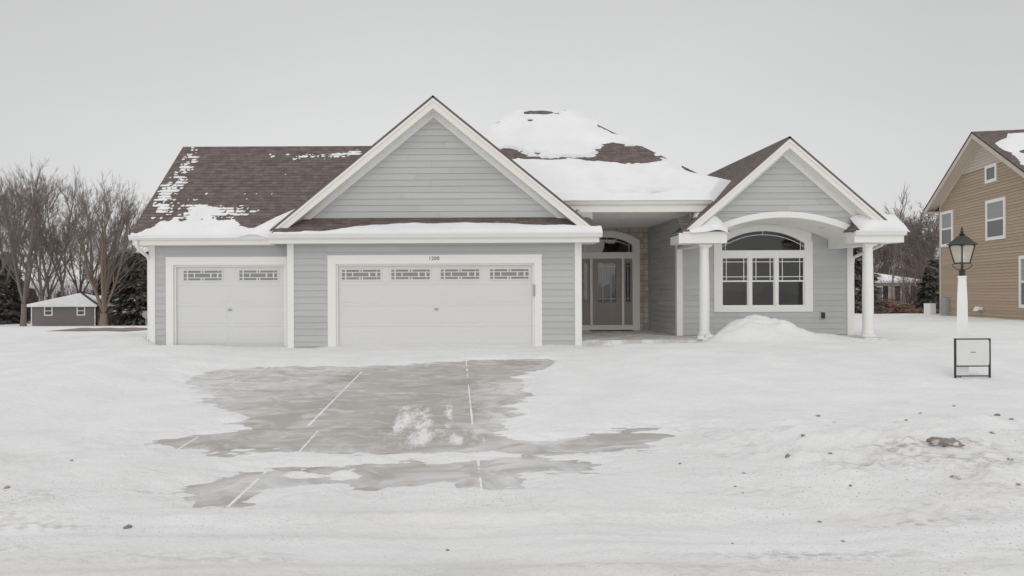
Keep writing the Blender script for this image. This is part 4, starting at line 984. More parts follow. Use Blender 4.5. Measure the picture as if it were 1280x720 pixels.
# plunging valley drift: a sheet over the left slope of the wing
cw = math.sqrt(1 + wp*wp)
def val_snow(U, Vv):      # U along +Y, Vv up the wing slope from x = 5.48
    X = 5.48 + Vv / cw; Y = U
    wj = .10 * fbm(Y * 1.8, X * 1.8, 4, 121)
    lim = 6.35 + .62 * sst(18.0, 19.4, Y) + wj - .35 * sst(18.6, 17.95, Y); Xm = 5.98 + .22 * sst(18.35, 18.55, Y)
    t = np.minimum((lim - X) * .45, .26 * sst(18.1, 18.8, Y) + .03)
    t = np.minimum(t, (X - Xm + .3*wj) * .8)
    return t
sheet('roof_snow', (5.48, 0, wsl(5.48)), (0, 1, 0), (1/cw, 0, wp/cw), (-wp/cw, 0, 1/cw), 17.95, 22.0, .0, 2.2, .03, .03, val_snow, 'snow drift in the valley between hipped roof and the right gable')
def ret_snow(x0, x1, hmax, seed, flatx):
    yf = 17.82; zt = 2.842
    Vr, Nr, cr = slope_frame(.78)
    def fn(U, Vv):
        T = Vv / cr
        q = np.abs((U - (x0 + x1)/2) / ((x1 - x0)/2)); e2 = np.clip((T + .06) / .16, 0, 1)
        t = hmax * np.sqrt(np.clip(1 - q**3, 0, 1)) * np.sqrt(e2 * (2 - e2)) * (1 + .30 * fbm(U * 2.2, T * 2.2, 3, seed)) - .012
        t = np.minimum(t, hmax * (.55 + 1.4 * sst(.50, .18, T)))
        return t + .010 * fbm(U * 7, T * 7, 3, seed + 1)
    return (0, yf, zt), UX, Vr, Nr, x0 - .02, x1 + .02, -.07, .46*cr, .03, .025, fn
def left_ret(U, Vv):
    T = Vv / math.sqrt(1 + .78**2)
    e2 = np.clip((T + .07) / .14, 0, 1)
    h_ = .035 * sst(5.65, 6.1, U) + .15 * np.exp(-((U - 6.42) / .21)**2)
    t = h_ * np.sqrt(e2 * (2 - e2)) * (1 + .3 * fbm(U * 5, T * 5, 3, 133)) * sst(.40, .10 + .25 * np.exp(-((U - 6.42) / .25)**2), T)
    t = t - .05 * sst(6.60, 6.74, U) - .006
    return t + .010 * fbm(U * 6, T * 8, 3, 131)
a_ = ret_snow(5.66, 6.74, .08, 131, 0)
sheet('roof_snow', *a_[:10], left_ret, 'thin snow on the eave return above the left porch column')
a_ = ret_snow(9.98, 11.16, .16, 141, 0)
sheet('roof_snow', *a_, 'rounded snow cushion on the eave return above the right porch column')
# snow on the right slope of the wing, low by the eave (seen edge on)
def clump(x, y, r, seed): return blob_mesh('snow_clump', (x, y, gz(x, y) if y < 18 else .15), (r, r, r*.9), seed, None, 14, rough=.4)
for i, (x, y, z, r) in enumerate(((6.06, 17.93, .17, .09), (6.25, 17.88, .19, .12), (6.40, 17.9, .17, .09), (6.15, 17.85, .13, .08), (6.55, 17.82, .13, .07))):
    o = blob_mesh('snow_clump', (x, y, z), (r, r, r*.9), 200 + i, None, 14, rough=.45)
    tag(o, 'snow lump at the foot of the left porch column', 'snow lump', 'snow lumps at the column foot')

# ------------------------------------------------------------------ lamp post and yard sign
lx, ly = 7.85, 11.2
lz = gz(lx, ly)
lp = empty('lamp_post', (lx, ly, lz), 'white tapered lamp post carrying a black four sided lantern', 'lamp post')
b = MB()
def sq(b, c, prof, rot=math.pi/4): b.lathe(c, [(r*math.sqrt(2), z) for r, z in prof], 4, rot)
LR = -.61; LC, LS = math.cos(LR), math.sin(LR)
sq(b, (lx, ly), [(.082, lz - .15), (.080, .2), (.066, 1.2), (.052, 1.535), (.060, 1.545), (.060, 1.562), (.04, 1.57)], math.pi/4 + LR); b.build('post', M['white'], lp)
rr_ = LR     # lantern stands corner-on
b = MB(); b.lathe((lx, ly), [(.038, 1.56), (.042, 1.60), (.038, 1.62), (.046, 1.645), (.026, 1.665), (.018, 1.69), (.018, 1.755)], 12)
for s_ in (-1, 1):
    b.tube([(lx + s_*q*LC, ly + s_*q*LS, z) for q, z in ((.018, 1.655), (.07, 1.675), (.122, 1.715), (.126, 1.745), (.09, 1.765))], .006, 6)
b.build('lantern_base', M['black'], lp)
b = MB(); rb, rt = .098, .168
zb0_, zt0 = 1.765, 2.055
for k in range(4):
    a = k * math.pi/2 + rr_; a2 = a + math.pi/2
    P = lambda r, an, z: (lx + r*math.cos(an), ly + r*math.sin(an), z)
    b.tube([P(rb, a, zb0_), P(rt, a, zt0)], .010, 6)
    b.tube([P(rb, a, zb0_), P(rb, a2, zb0_)], .011, 6); b.tube([P(rt, a, zt0), P(rt, a2, zt0)], .012, 6)
    # scalloped valance under the roof
    pa, pb = Vector(P(rt, a, zt0)), Vector(P(rt, a2, zt0))
    for j in range(8):
        t0, t1 = j/8, (j+1)/8; d0 = .04 * abs(2*t0 - 1)**2.2 + .004; d1 = .04 * abs(2*t1 - 1)**2.2 + .004
        q0, q1 = pa.lerp(pb, t0), pa.lerp(pb, t1)
        b.face([q0, q1, q1 - Vector((0, 0, d1)), q0 - Vector((0, 0, d0))])
b.tube([P(.095, rr_, zb0_), P(.095, rr_ + math.pi, zb0_)], .007, 6); b.tube([P(.095, rr_ + math.pi/2, zb0_ - .002), P(.095, rr_ - math.pi/2, zb0_ - .002)], .007, 6)
cage = b.build('lantern_cage', M['black'], lp)
b = MB()
for k in range(4):
    a = k * math.pi/2 + rr_; a2 = a + math.pi/2
    b.face([P(rb - .006, a, zb0_), P(rb - .006, a2, zb0_), P(rt - .006, a2, zt0), P(rt - .006, a, zt0)])
b.build('lantern_glass', M['lampglass'], cage)
b = MB(); b.lathe((lx, ly), [(.205, 2.052), (.205, 2.062), (.178, 2.075), (.135, 2.115), (.085, 2.165), (.058, 2.19), (.05, 2.195)], 4, rr_)
b.build('lantern_roof', M['black'], lp)
b = MB(); b.lathe((lx, ly), [(.025, 2.19), (.045, 2.215), (.05, 2.222), (.016, 2.235), (.025, 2.262), (.010, 2.28), (.017, 2.297), (.004, 2.335)], 10); b.build('finial', M['black'], lp)
for k in range(3):
    a = k*2.1 + .4; x_, y_ = lx + .045*math.cos(a), ly + .045*math.sin(a)
    b = MB(); b.lathe((x_, y_), [(.012, 1.78), (.012, 1.86), (.013, 1.865), (.016, 1.89), (.011, 1.93), (.002, 1.95)], 8); b.build('bulb', M['bulb'], lp)
b = MB(); b.tube([(lx, ly, 1.757), (lx, ly, 1.79)], .03, 8); b.build('bulb_socket', M['black'], lp)
sx, sy = 7.81, 10.93; sz = gz(sx, sy)
sg = empty('yard_sign', (sx, sy, sz), 'blank white panel in a black metal frame stuck in snow before the lamp post', 'yard sign')
b = MB(); zt1 = .615
for s_ in (-1, 1): b.box(sx + s_*.262 - .011, sx + s_*.262 + .011, sy - .011, sy + .011, sz - .2, zt1)
b.box(sx - .251, sx + .251, sy - .0105, sy + .0105, zt1 - .02, zt1 - .001); b.box(sx - .251, sx + .251, sy - .0105, sy + .0105, .185, .202); b.box(sx - .251, sx + .251, sy - .0105, sy + .0105, .035, .052)
b.build('frame', M['black'], sg)
b = MB(); c_ = .035; x0, x1, z0, z1 = sx - .247, sx + .247, .206, zt1 - .023
b.prism([(x0+c_, sy-.013, z0), (x1-c_, sy-.013, z0), (x1-.008, sy-.013, z0+.008), (x1, sy-.013, z0+c_), (x1, sy-.013, z1-c_), (x1-.008, sy-.013, z1-.008), (x1-c_, sy-.013, z1), (x0+c_, sy-.013, z1), (x0+.008, sy-.013, z1-.008), (x0, sy-.013, z1-c_), (x0, sy-.013, z0+c_), (x0+.008, sy-.013, z0+.008)], (0, .006, 0))
pn = b.build('panel', mat('sign_panel', (.70, .70, .70), .5, .04, 5), sg)
b = MB(); b.box(sx - .035, sx + .04, sy - .015, sy - .0135, .40, .409); b.build('mark', M['numeral'], pn)

# ------------------------------------------------------------------ neighbouring tan house (stands turned, gable side towards us)
th_ang = math.atan2(-.981, -.196)
tan = empty('tan_house', (22.8, 34.0, 0), 'two storey tan sided house with cream gable at the right edge', 'house', rz=th_ang)
TL = lambda b, name, m, parent=None, **k: b.build(name, m, parent or tan, local=True, **k)
tp, tcx, tez = .60, 4.0, 5.32
tzp = tez + tp * 4.0
b = MB(); zref = .1
def tl(z): return (0, 8) if z <= tez else ((z - tez)/tp, 8 - (z - tez)/tp)
holes = [(.15, 1.35, 3.38, 5.02), (4.2, 5.68, 3.40, 5.05), (4.17, 5.06, 5.77, 6.50), (6.62, 7.7, .67, 2.66)]
siding(b, (0, 0, 0), UX, F, .05, 6.45, tl, zref=.05, seams=False, lap=.125, out=.026)
b.box(0, 8, .002, .2, .0, tez); b.prism([(0, .002, tez), (8, .002, tez), (4, .002, tzp)], (0, .2, 0)); b.box(0, .2, .2, 11, 0, tez); b.box(7.8, 8, .2, 11, 0, tez); b.box(0, 8, 11, 11.2, 0, tez)
TL(b, 'wall', M['tan'])
b = MB(); siding(b, (0, -.012, 0), UX, F, 6.45, tzp - .2, tl, zref=6.45, seams=False, lap=.125, out=.026); TL(b, 'gable_wall', M['cream'])
b = MB(); b.box(-.02, .12, -.03, .1, 0, tez); TL(b, 'corner_board', M['cream'])
b = MB()
def tplank(b, y0, y1, x1, da, db):
    P = lambda x, d: (x, tzp + .28 - tp*abs(x - 4) - d)
    pts = [P(4, da), P(x1, da), P(x1, db), P(4, db)]
    b.prism([(x, y0, z) for x, z in pts], (0, y1 - y0, 0))
for x1 in (-.55, 8.55): tplank(b, -.45, -.42, x1, .06, .28)
TL(b, 'bargeboard', M['cream'])
b = MB()
for x1 in (-.55, 8.55): tplank(b, -.42, -.032, x1, .24, .26)
TL(b, 'soffit', M['cream'])
b = MB()
for x1 in (0.1, 7.9): tplank(b, -.05, .002, x1, .22, .42)
b.box(-.5, .0, -.42, .3, tez - .28, tez - .24); b.box(-.52, -.49, -.42, 11, tez - .28, tez - .02)
TL(b, 'frieze_board', M['cream'])
rp = lambda x: tzp + .28 - tp*abs(x - 4)
roof_t = MB()
def troof(m):
    b = MB()
    for x1 in (-.6, 8.6):
        P = [Vector((x1, -.47, rp(x1))), Vector((4, -.47, rp(4))), Vector((4, 11.5, rp(4))), Vector((x1, 11.5, rp(x1)))]
        sl_ = math.hypot(x1 - 4, rp(x1) - rp(4)); uv = [(0, 0), (0, sl_), (12, sl_), (12, 0)]
        b.face(P, .5, uv); Q = [p - Vector((0, 0, .06)) for p in P]; b.face(Q[::-1], .5, uv[::-1])
        for i in range(4): j = (i + 1) % 4; b.face([P[i], Q[i], Q[j], P[j]], .5, [(0, 0)]*4)
    return TL(b, 'roof', m)
troof(M['shingle'])
def twin(x0, x1, z0, z1, dbl=True):
    b = MB(); t = .13; b.box(x0, x0 + t, -.06, .0, z0, z1); b.box(x1 - t, x1, -.06, .0, z0, z1); b.box(x0 + t, x1 - t, -.06, .0, z0, z0 + t); b.box(x0 + t, x1 - t, -.06, .0, z1 - t, z1)
    if dbl: zm = (z0 + z1)/2; b.box(x0 + t, x1 - t, -.04, -.02, zm - .04, zm + .04)
    o = TL(b, 'window', M['trim'])
    b = MB(); b.box(x0 + t, x1 - t, -.032, -.02, z0 + t, (z0+z1)/2 if dbl else z1 - t); b.build('pane', M['tanpane'], o, local=True)
    if dbl:
        b = MB(); b.box(x0 + t, x1 - t, -.030, -.018, (z0+z1)/2 + .001, z1 - t); b.build('blind', M['blind'], o, local=True)
M['tanpane'] = mat('dark_pane', (.06, .06, .065), .08, spec=.7)
M['blind'] = mat('window_blind', (.30, .30, .31), .5, .1, 30)
for h_ in holes: twin(*h_, dbl=(h_[1] - h_[0] > 1.0))
b = MB(); b.box(.35, .95, -.16, -.015, .18, 1.0); b.box(.42, .88, -.18, -.16, .3, .9); b.lathe((.65, -.18), [(.10, .55), (.10, .75)], 12); b.build('meter_box', M['steel'], tan, local=True)
b = MB(); b.box(3.55, 3.9, -.16, -.015, .52, .66); b.prism([(3.55, -.16, .52), (3.55, -.24, .48), (3.55, -.16, .66)], (.35, 0, 0)); b.build('vent_hood', M['white'], tan, local=True)
# snow on its near roof slope
MT = tan.matrix_basis if False else Matrix.Translation((22.8, 34, 0)) @ Matrix.Rotation(th_ang, 4, 'Z')
rotm = MT.to_3x3()
cp_ = math.sqrt(1 + tp*tp)
Ot = MT @ Vector((8.6, -.47, rp(8.6)))
def tan_snow(U, Vv):
    T = Vv / cp_
    t = .09 + .05 * fbm(U * .8, T * .8, 4, 151)
    t = np.minimum(t, (U - .25 - .8 * sst(3.2, 4.3, T) * 1.2) * .3 + .06 * fbm(U * 2, T * 2.5, 4, 152))
    t = np.minimum(t, (4.25 - T) * .4 + .03 * fbm(U * 2, T * 2, 3, 153))
    return t - .22 * np.exp(-((U - 2.2)/1.6)**2 - ((T - 2.35)/.5)**2) 
sheet('roof_snow', Ot, rotm @ Vector((0, 1, 0)), rotm @ Vector((-1/cp_, 0, tp/cp_)), rotm @ Vector((tp/cp_, 0, 1/cp_)), 0, 11.9, .05, 4.6*cp_, .08, .06, tan_snow, 'snow on the brown roof slope of the tan house')

# ------------------------------------------------------------------ small gray house far left
hb = -2.62; gxl, gxr, gyf, gyb = -42.4 * 1.19, -36.1 * 1.19, 85.0, 93.0
gxl, gxr = -50.2, -42.9
gh = empty('gray_house', (gxl, gyf, hb), 'small low gray house with two windows and a snowy hipped roof beyond the left lawn', 'house')
b = MB(); b.box(gxl, gxr, gyf, gyb, hb - .6, .0); b.build('wall', M['graywall'], gh)
b = MB(); b.box(gxr + .002, -40.4, gyf + 1.3, gyb, hb - .6, -.4); b.build('side_wall', M['brush'], gh)
b = MB(); b.box(gxr + .05, gxr + .16, gyf - .08, gyf + .02, hb - .4, -.15); b.build('downspout', M['white'], gh)
b = MB(); b.box(gxl-.12, gxl-.02, gyf - .1, gyf, hb - .4, -.05); b.build('downspout', M['white'], gh)
for px in (-48.3, -44.45):
    b = MB(); b.box(px - .5, px + .5, gyf - .06, gyf - .003, -1.15, -.02); w_ = b.build('window', M['white'], gh)
    b = MB(); b.box(px - .36, px + .36, gyf - .075, gyf - .062, -1.02, -.62); b.box(px - .36, px + .36, gyf - .075, gyf - .062, -.54, -.14); b.build('pane', M['tanpane'], w_)
def hiproof(b, x0, x1, y0, y1, z, ax, ay, az, th=.18):
    ap = (ax, ay, az); c = [(x0,y0,z),(x1,y0,z),(x1,y1,z),(x0,y1,z)]
    for i in range(4): b.face([c[i], c[(i+1)%4], ap])
    cl = [(p[0], p[1], p[2] - th) for p in c]
    for i in range(4): j = (i+1)%4; b.face([cl[i], cl[j], c[j], c[i]])
    b.face(cl[::-1])
b = MB(); hiproof(b, gxl - .75, gxr + .6, gyf - .6, gyb + .6, 0.12, -46.3, gyf + 3.5, 1.55, .12); b.build('roof', M['snow'], gh)
b = MB(); hiproof(b, gxr - 3.2, -39.6, gyf + .7, gyb + .6, 0.05, -43.4, gyf + 4.5, 1.55, .12); b.build('porch_roof', M['snow'], gh)
b = MB(); b.box(gxl - .77, gxr + .62, gyf - .63, gyf - .605, -.10, .10); b.build('gutter', M['white'], gh)
b = MB(); b.tube([(-46.2, gyf + 3.4, 1.58), (gxr + .6, gyf - .55, .22)], .11, 6); b.build('ridge_cap', M['shingle'], gh)

# ------------------------------------------------------------------ white house far right
wh = empty('white_house', (33.5, 60, -.9), 'white one storey house with dark shutters and snowy roof among far right trees', 'house')
b = MB(); b.box(31.5, 38.3, 60, 68, -1.6, 2.1); b.build('wall', mat('pale_siding', (.55, .51, .46), .7, .05, 2), wh)
b = MB(); hiproof(b, 30.8, 38.9, 59.4, 68.6, 2.2, 34.85, 63, 3.15, .15); b.build('roof', M['snow'], wh)
b = MB(); b.box(30.8, 38.9, 59.37, 59.395, 2.02, 2.19); b.build('fascia', M['white'], wh)
for x0 in (34.6, 36.9):
    b = MB(); b.box(x0, x0 + .8, 59.94, 59.997, .5, 1.75); w_ = b.build('window', M['white'], wh)
    b = MB(); b.box(x0 + .08, x0 + .72, 59.92, 59.938, .6, 1.65); b.build('pane', M['blind'], w_)
    for q in (x0 - .45, x0 + .85): b = MB(); b.box(q, q + .4, 59.95, 59.997, .5, 1.75); b.build('shutter', M['black'], wh)

# ------------------------------------------------------------------ trees
def branchy(seed, H, stems, spread, up, levels, twig_n, trunk_h, r0, dens=1.0):
    """bare deciduous tree at the origin: returns (trunk mesh builder, crown mesh builder)"""
    R = random.Random(seed); trunk = MB(); crown = MB()
    def seg(b, p, d, length, r, n, wob):
        pts = [p.copy()]; rad = [r]; k = max(2, n)
        for i in range(k):
            d = (d + Vector((R.gauss(0, wob), R.gauss(0, wob), R.gauss(0, wob*.5) + up*.05))).normalized()
            p = p + d * (length / k); pts.append(p.copy()); rad.append(r * (1 - .5 * (i+1)/k))
        return pts, rad, d
    def grow(p, d, length, r, lv):
        if lv >= levels:
            crown.m_ = 1; q = p + d*length*.5 + Vector((R.gauss(0,.05), R.gauss(0,.05), .03))*length
            e_ = q + (d + Vector((R.gauss(0,.2), R.gauss(0,.2), up*.35)))*length*.5
            crown.tube([p, q, e_], [.012, .010, .005], 3, caps=False)
            for _ in range(2):
                f_ = p.lerp(q, R.uniform(.4, 1)); crown.tube([f_, f_ + (d + Vector((R.gauss(0,.5), R.gauss(0,.5), R.gauss(.2,.3))))*length*.42], [.008, .004], 3, caps=False)
            return
        pts, rad, d2 = seg(crown, p, d, length, r, 6 if lv == 0 else 4, .07 + .05*lv)
        crown.m_ = 0 if lv < 2 else 1; crown.tube(pts, rad, 7 if lv == 0 else 4 if lv == 1 else 3, caps=False)
        nb = int((8 if lv == 0 else 6) * dens + R.random()) if lv < levels - 1 else twig_n
        for i in range(nb):
            t = R.uniform(.22, 1.0) if lv == 0 else R.uniform(.15, 1.0); k = min(int(t*(len(pts)-1)), len(pts)-2); q = pts[k].lerp(pts[k+1], t*(len(pts)-1) - k)
            dl = (pts[k+1] - pts[k]).normalized()
            ax = Vector((R.gauss(0,1), R.gauss(0,1), R.gauss(0,.35))); ax -= dl * ax.dot(dl); ax.normalize()
            an = R.uniform(.35, .85) * spread
            nd = (dl*math.cos(an) + ax*math.sin(an) + Vector((0, 0, up*.28))).normalized()
            grow(q, nd, length * R.uniform(.26, .52) * (1.1 - .35*t if lv == 0 else 1), max(r * R.uniform(.30, .48) * (1 - .4*t), .013), lv + 1)
        if lv > 0: grow(pts[-1], d2, length * R.uniform(.4, .6), max(rad[-1]*.8, .012), lv + 1)
        else:
            for _ in range(3): grow(pts[-1], (d2 + Vector((R.gauss(0,.3), R.gauss(0,.3), .1))).normalized(), length * R.uniform(.22, .36), max(rad[-1]*.5, .014), lv + 1)
    trunk.tube([(0, 0, -1.2), (0, 0, 0), (0, 0, .4), (.02*trunk_h, 0, trunk_h*.6), (.03*trunk_h, 0, trunk_h)], [r0*1.5, r0*1.25, r0*1.02, r0*.9, r0*.85], 10)
    top = Vector((.03*trunk_h, 0, trunk_h - .1))
    for i in range(stems):
        a = 2*math.pi*(i + R.uniform(-.3, .3))/stems; tilt = spread * R.uniform(.18, .42) if stems > 1 else .05
        d = Vector((math.cos(a)*math.sin(tilt), math.sin(a)*math.sin(tilt), math.cos(tilt)))
        grow(top.copy(), d, (H - trunk_h) * R.uniform(.60, .82), r0 * (.8 if stems < 3 else .52 if stems < 7 else .34), 0)
    return trunk, crown
def make_tree(name, seed, H, stems, spread, up, levels, twig_n, trunk_h, r0, mt, mc, dens=1.0):
    t, c = branchy(seed, H, stems, spread, up, levels, twig_n, trunk_h, r0, dens)
    o = empty(name, (0, 0, 0), 'bare tree', 'tree')
    t.build('trunk', mt, o, smooth=True); c.build('crown', [mt, mc], o)
    return o
def place(o, x, y, label, sc=1.0, rz=0.0, group=None, first=False, zoff=0, sz=None):
    c = o if first else copy_tree(o)
    c.location = (x, y, float(zbase(x, y)) + .05 + zoff); c.rotation_euler = (0, 0, rz); c.scale = (sc, sc, sz or sc)
    c['label'] = label
    if group: c['group'] = group
    return c
pa = make_tree('bare_tree', 3, 17.0, 6, .85, .75, 3, 5, 2.6, .31, M['bark'], M['twig'])
pb = make_tree('bare_tree', 12, 14.6, 13, 1.0, .8, 3, 4, 1.5, .42, M['barkwarm'], M['twig'], .75)
pc = make_tree('bare_tree', 23, 17.0, 3, .8, .75, 3, 6, 4.5, .24, M['bark'], M['twig'])
pf = make_tree('bare_tree', 57, 16.0, 5, 1.0, .6, 3, 6, 3.2, .26, M['bark'], M['twig'])
pd = make_tree('bare_tree', 31, 9.5, 6, 1.15, .5, 3, 6, 1.0, .12, M['bark'], M['twig'])
pe = make_tree('bare_tree', 44, 8, 1, .7, 1.0, 2, 4, 2.0, .07, M['bark'], M['twig'])
k80 = 80 / 900.
place(pa, (29 - 572)*k80, 80, 'tallest bare tree with thick gray trunk at far left, left of the gray house', 1.0, .3, first=True)
place(pb, (129 - 572)*k80, 80, 'vase shaped bare tree with many upright stems in front of the gray house', 1.0, .0, first=True)
k100 = 100/900.
GRP = 'bare trees behind the gray house'
first = True
for px, d, s_, r_ in ((-12, 92, 1.05, 0), (52, 98, 1.10, 1.1), (78, 102, 1.15, 2.3), (100, 108, 1.05, 4.0), (148, 104, .98, .7), (172, 98, .85, 3.0), (8, 100, 1.15, 5.2), (62, 118, 1.15, 3.7), (118, 120, 1.15, 5.6)):
    alt = px in (52, 100, 172, 62); place(pf if alt else pc, (px - 572)*d/900., d, 'slender bare tree in the row behind the gray house', s_, r_, GRP, first=(px in (-12, 52)))
# right side
first = True
for px, d, s_, r_, lab in ((1104, 72, 1.0, 0, 0), (1130, 76, 1.05, 2, 0), (1152, 70, 1.15, 4, 0), (1088, 78, .95, 1, 0), (1170, 66, 1.05, 5, 0), (1072, 84, 1.0, 3, 0), (1140, 88, 1.2, .5, 0)):
    place(pd, (px - 572)*d/900., d, 'spreading bare tree behind the white house', s_, r_, 'bare trees behind the white house', first=first); first = False
place(pe, (1114 - 572)*52/900., 52, 'thin tall bare sapling rising above the trees at the right porch column', 1.12, 0, first=True)
place(pe, (1131 - 572)*54/900., 54, 'second thin bare sapling in front of the white house wall', .85, 2.0)
def evergreen(name, seed, H, R0, n, shape=1.0, snow=False):
    R = random.Random(seed); c = MB(); sn = MB()
    for i in range(n):
        t = R.random()**.75                        # 0 bottom .. 1 top
        rr = R0 * (1 - t)**shape * R.uniform(.35, 1.05) * (1 + .22*math.sin(t*37 + seed)) + .05
        a = R.uniform(0, 2*math.pi); z = .15 + t*H*.97 - rr*.18
        p = Vector((rr*math.cos(a), rr*math.sin(a), z))
        outv = Vector((math.cos(a), math.sin(a), -.35)).normalized(); side = Vector((-math.sin(a), math.cos(a), R.uniform(-.4, .4)))
        L_ = H*.05*R.uniform(.6, 1.5); w_ = L_*.35
        r_ = R.random()
        for q in range(3):
            jit = Vector((R.gauss(0,.12), R.gauss(0,.12), R.gauss(0,.10)))*L_*2
            c.face([p + jit - side*w_, p + jit + side*w_, p + jit + outv*L_ + side*w_*.3, p + jit + outv*L_ - side*w_*.3 - Vector((0,0,.1*L_))], min(1, max(0, r_ + R.gauss(0,.15))))
        if snow and R.random() < .06: sn.face([p + Vector((0,0,.06)) - side*w_, p + Vector((0,0,.06)) + side*w_, p + Vector((0,0,.05)) + outv*L_*.8 + side*w_*.5, p + Vector((0,0,.05)) + outv*L_*.8 - side*w_*.5])
    o = empty(name, (0, 0, 0), 'evergreen', 'tree')
    t = MB(); t.tube([(0, 0, -.8), (0, 0, H*.5), (0, 0, H*.95)], [H*.018, H*.012, .02], 7); t.build('trunk', M['bark'], o)
    c.build('crown', M['needle'], o)
    if sn.f: sn.build('crown_snow', M['snow'], o)
    return o
e1 = evergreen('evergreen_tree', 5, 9, 2.9, 2600, .75, True)
first = True
EG = 'dark evergreens behind the gray house'
for px, d, s_, r_ in ((-4, 96, .85, 0), (20, 99, .7, 1.0), (156, 88, 1.0, 2.0), (174, 84, .95, 3.1), (190, 90, 1.05, 4.4), (206, 86, 1.0, 5.0), (40, 112, .55, 2.2), (76, 114, .5, 2.9), (104, 113, .5, 3.8), (136, 96, .9, 5.5), (10, 108, 1.15, .4), (140, 112, 1.05, 1.4)):
    place(e1, (px - 572)*d/900., d, 'dark evergreen among the trees behind the gray house', s_, r_, EG, first=first); first = False
e2 = evergreen('evergreen_tree', 9, 4.6, 1.3, 1500, .7, False)
place(e2, (1163 - 572)*46/900., 46, 'dark evergreen beside the near corner of the tan house', .68, .5, first=True)
place(e2, (1169 - 572)*50/900., 50, 'dark evergreen half hidden behind the tan house corner', .85, 1.5)
place(e2, (1068 - 572)*40/900., 40, 'dark evergreen seen between the house corner and right porch column', 1.02, 2.5)
place(e2, (1086 - 572)*46/900., 46, 'short dark evergreen right of the right porch column', .42, 3.5, sz=.42)
# brushwood thickets (uncountable stems)
def thicket(name, x0, x1, y0, y1, h, n, seed, label, m):
    R = random.Random(seed); b = MB()
    for i in range(n):
        x = R.uniform(x0, x1); y = R.uniform(y0, y1); z = float(zbase(x, y))
        hh = h * R.uniform(.5, 1.1); p = Vector((x, y, z)); dx_, dy_ = R.gauss(0, .18), R.gauss(0, .18)
        q = p + Vector((dx_*hh*.5, dy_*hh*.5, hh*.55)); e_ = p + Vector((dx_*hh*1.3, dy_*hh*1.3, hh))
        b.tube([p, q, e_], [.022, .016, .008], 3, R.random(), caps=False)
        for k in range(6):
            s_ = p.lerp(q, R.uniform(.3, 1)) if k < 3 else q.lerp(e_, R.uniform(0, .9)); b.tube([s_, s_ + Vector((R.gauss(0,.3), R.gauss(0,.3), R.uniform(.1,.5)))*hh*.4], [.011, .006], 3, R.random(), caps=False)
    return tag(b.build(name, m), label, 'brush', kind='stuff')
thicket('thicket', 28.0, 33.0, 52, 56, 1.5, 230, 3, 'brown leafless brush in front of the white house', M['brush'])
thicket('thicket', -66, -34, 104, 110, 6.5, 1300, 4, 'brown leafless undergrowth behind the gray house', M['brush'])
thicket('thicket', -42.5, -34.5, 84, 90, 3.2, 420, 6, 'brown leafless brush right of the gray house', M['brush'])
thicket('thicket', 36, 52, 74, 84, 5.0, 700, 8, 'brown leafless undergrowth far behind the white house', M['brush'])
thicket('thicket', 34.9, 38.0, 50, 58, 4.0, 420, 11, 'brown leafless brush left of the tan house corner', M['brush'])
# pile of cut branches
R = random.Random(9); b = MB()
for i in range(300):
    x = R.uniform(25.7, 28.9); hmax = .75*math.exp(-((x - 26.9)/1.1)**2) + .18; z = float(zbase(x, 45)) + .1 + R.uniform(0, hmax); y = 45 + R.uniform(-.8, .8); l_ = R.uniform(.25, .8); a = R.gauss(0, .9)
    b.tube([(x - l_*math.cos(a)*.5, y - .3*math.sin(a), z - R.gauss(0,.11)), (x + l_*math.cos(a)*.5, y + .3*math.sin(a), z + R.gauss(0,.11))], R.uniform(.015, .05), 6, R.random())
tag(b.build('brush_pile', M['log']), 'heap of reddish cut branches on snow before the white house', 'brush pile', kind='stuff')
# condenser beside the tan house
ax_, ay_ = (1164 - 572)*35/900., 35.0; az_ = gz(ax_, ay_)
ac = empty('heat_pump', (ax_, ay_, az_), 'pale boxy outdoor unit standing in snow by the tan house', 'outdoor unit')
b = MB(); b.box(ax_ - .2, ax_ + .06, ay_ - .25, ay_ + .25, az_ - .05, az_ + .50); b.build('cabinet', M['white'], ac)
b = MB(); b.box(ax_ - .21, ax_ + .07, ay_ - .26, ay_ + .26, az_ + .50, az_ + .54); b.build('lid', M['snow'], ac)
for i in range(3): b = MB(); b.tube([(ax_ + .16 + .1*i, ay_ - .1, az_ - .05), (ax_ + .15 + .12*i, ay_ - .1, az_ + .55)], .022, 6); b.build('pipe', M['log'], ac)
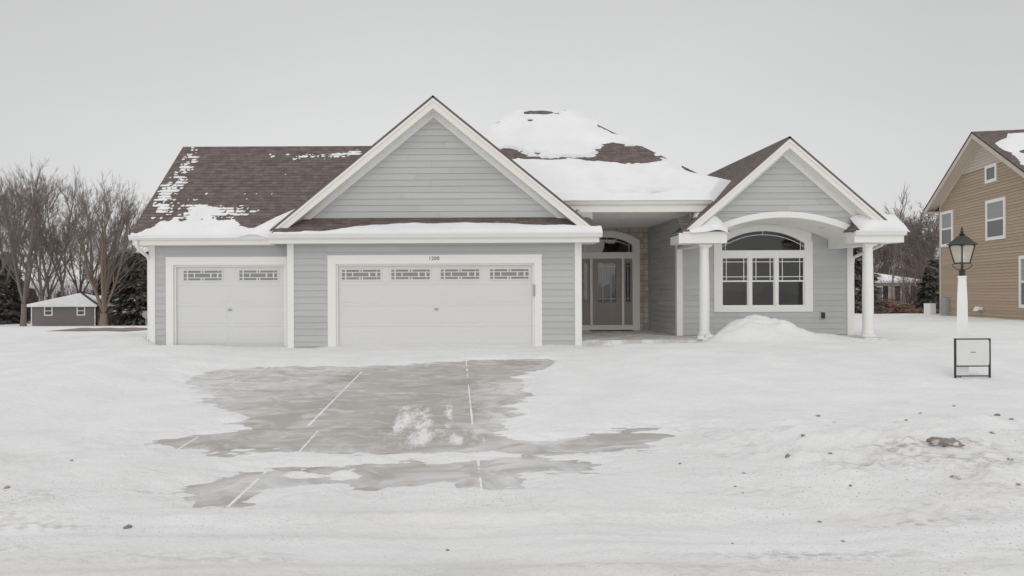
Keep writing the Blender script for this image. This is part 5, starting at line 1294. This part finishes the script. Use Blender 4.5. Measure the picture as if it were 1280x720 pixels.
# round road sign seen from behind, far left
rx, ry_ = (182.5 - 572)*78/900., 78.0; rz0 = float(zbase(rx, ry_))
rs = empty('road_sign', (rx, ry_, rz0), 'gray back of a road sign on a thin post left of the garage corner', 'road sign')
b = MB(); b.tube([(rx, ry_, rz0 - .2), (rx, ry_, rz0 + 1.75)], .05, 6); b.build('post', M['steel'], rs)
b = MB(); b.prism([(rx + .42*math.cos(math.pi/8 + k*math.pi/4), ry_ - .06, rz0 + 1.35 + .42*math.sin(math.pi/8 + k*math.pi/4)) for k in range(8)], (0, .02, 0)); b.build('plate', mat('sign_back', (.30, .29, .29), .6), rs)
# raised strip of bare soil across the road at left
b = MB()
n = 24
def kb(x): return float(zbase(x, 33.0))
b.band([-19.2 + 5.4*i/n for i in range(n + 1)], lambda x: kb(x) - .3, lambda x: kb(x) + .19 + .05*min(1, (x + 19.2)/.8) - .05 + .015*math.sin(x*5), 33.0, 35.5)
tag(b.build('kerb_strip', M['soil']), kind='structure')

# ------------------------------------------------------------------ clods thrown up by the plough
cl = [(7.62,10.98,.06),(4.11,8.22,.035),(4.34,6.44,.11),(3.65,6.35,.035),(5.43,8.46,.03),(6.15,8.93,.03),(5.98,7.98,.045),(6.01,7.82,.05),(2.38,6.01,.02),(2.21,5.75,.022),(2.9,6.33,.04),(5.12,6.91,.04),(3.88,5.62,.05),(2.5,4.68,.02),(2.53,5.05,.02),(4.83,7.76,.03),(3.27,6.33,.03),(-2.31,5.03,.04),(-3.57,5.69,.035),(-.07,4.61,.016),(-3.51,6.54,.02),(2.21,5.59,.014),(4.04,7.74,.03),(3.35,7.0,.03),(4.6,6.0,.03),(4.2,5.4,.022),(1.75,4.6,.018),(3.05,5.6,.022),(2.0,6.5,.024),(5.6,6.6,.04),(5.2,6.1,.03)]
for i, (x, y, r) in enumerate(cl):
    big = r > .1; r *= .95 if big else .55
    lab = 'brown clod at the foot of the lamp post behind the sign' if i == 0 else 'flat gray-brown frozen slab, largest clod in the ploughed snow at right' if big else ('small brown frozen clod in the ploughed snow at right' if x > 1 else 'small brown frozen clod on the snow at left')
    o = blob_mesh('dirt_clod', (x, y, gz(x, y) + (.0 if big else r*.1)), (r*1.35, r*.8 if big else r, r*.42 if big else r*.75), 300 + i, None, 12, .5, Matrix.Rotation(rng.uniform(0, 3) if not big else -.5, 3, 'Z'), M['clod'], .55)
    tag(o, lab, 'dirt clod', None if big or i == 0 else ('clods in the ploughed snow at right' if x > 1 else 'clods on the snow at left'))
